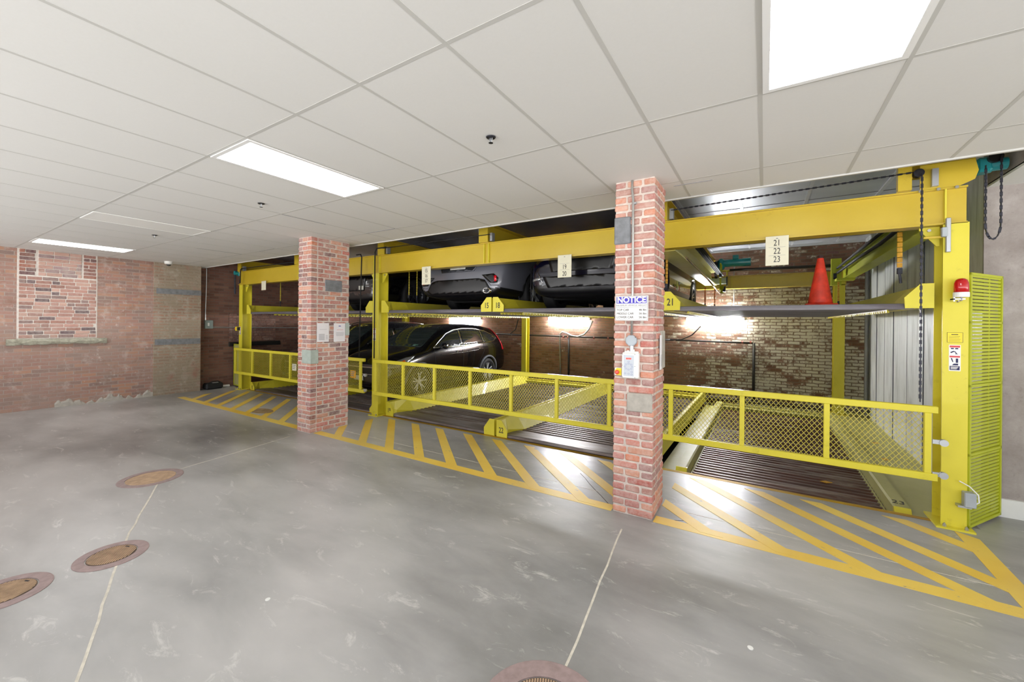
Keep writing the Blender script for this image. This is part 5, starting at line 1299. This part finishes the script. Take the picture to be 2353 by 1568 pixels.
car('dark blue car nosed forward beside the brick notice pillar, upper level', [(y, zt+0.06, zb+0.04, wm, wb_, wr_, zo) for y, zt, zb, wm, wb_, wr_, zo in SED], 4.66, 'paint_darkblue', (0.90, 3.75), 0.335, 0.91, (-2.12, 5.12+2.33, UD), 0,
    sides=sed_sides+[('tail_light', [(4.2, 0.78), (4.5, 0.80), (4.5, 0.92), (4.2, 0.94)], 'tail_red', 0.006)],
    front=[('lower_grille', [(-0.50, 0.30), (0.50, 0.30), (0.58, 0.46), (-0.58, 0.46)], 'black_plastic', 0.008), ('grille', [(-0.44, 0.52), (0.44, 0.52), (0.50, 0.72), (-0.50, 0.72)], 'black_plastic', 0.010),
           ('fog_light', [(-0.76, 0.40), (-0.62, 0.42), (-0.63, 0.455), (-0.76, 0.435)], 'lamp_glass', 0.012), ('fog_light', [(0.76, 0.40), (0.62, 0.42), (0.63, 0.455), (0.76, 0.435)], 'lamp_glass', 0.012),
           ('windscreen', [(-0.64, 1.0), (0.64, 1.0), (0.5, 1.34), (-0.5, 1.34)], 'screen_glass', 0.004)],
    lines=[('lip_line', [(-0.6, 0.29), (0.6, 0.29)], 'y', 0.006, 'paint_darkblue', -1), ('grille_edge', [(-0.66, 0.52), (-0.58, 0.36)], 'y', 0.005, 'chrome', -1), ('grille_edge', [(0.66, 0.60), (0.55, 0.38)], 'y', 0.005, 'chrome', -1)], rim='rim_silver')
ex = [o for o in bpy.data.objects if o.name.startswith('parked_car')][-1]
b = MB()
for i in range(10):
    b.box(0.12+0.018*i, 0.12+0.018*i+0.012, -2.352, -2.345, 0.685, 0.70)
b.build('badge', 'zinc', ex)
b = MB(); b.box(0.305, 0.325, -2.352, -2.345, 0.688, 0.703); b.build('badge', 'tail_red', ex)
car('black car on the upper platform behind the papered pillar', [(y, zt+0.10, zb+0.06, wm, wb_, wr_, zo) for y, zt, zb, wm, wb_, wr_, zo in SED], 4.66, 'paint_black', (0.95, 3.7), 0.34, 0.91, (-7.10, 5.15+2.33, UD), 0,
    sides=sed_sides, front=[('grille', [(-0.44, 0.40), (0.44, 0.40), (0.50, 0.66), (-0.50, 0.66)], 'black_plastic', 0.010), ('number_plate', [(0.30, 0.42), (0.44, 0.42), (0.44, 0.50), (0.30, 0.50)], 'plate_white', 0.016), ('windscreen', [(-0.64, 1.05), (0.64, 1.05), (0.5, 1.40), (-0.5, 1.40)], 'screen_glass', 0.004)],
    lines=[('chrome_strip', [(0.2, 0.70), (0.6, 0.70)], 'y', 0.008, 'chrome', -1)], rim='rim_dark')

# ------------------------------------------------------------------ scraps
for x, y, z, r_, lab in ((1.42, 8.0, -0.05, 0.5, 'orange leaf on the strip beside the panel wall, farther one'), (1.36, 7.1, -0.05, 1.4, 'orange leaf on the strip beside the panel wall, nearer one'), (0.62, 5.9, -0.115, 0.2, 'yellow tag lying on the rust-brown sunken platform')):
    b = MB(); c = math.cos(r_); q = math.sin(r_)
    b.prism([(x+u*c-v*q, y+u*q+v*c) for u, v in ((-0.06, 0), (-0.01, -0.035), (0.06, 0.0), (0.0, 0.035))], z, z+0.006, 'xy')
    o = b.build('leaf' if 'leaf' in lab else 'tag', 'strap_orange'); rebase(o, (x, y, z)); tag(o, lab, 'leaf' if 'leaf' in lab else 'tag')
for x, y, lab in ((-2.55, 1.30, 'tiny white disc lying on the open concrete floor'), (-0.05, 2.47, 'small white fleck on the floor in front of the notice pillar')):
    b = MB(); b.cyl((x, y, 0), 'z', 0.014, 0.004, 12); o = b.build('bottle_cap', 'white_plastic'); rebase(o, (x, y, 0)); tag(o, lab, 'litter')
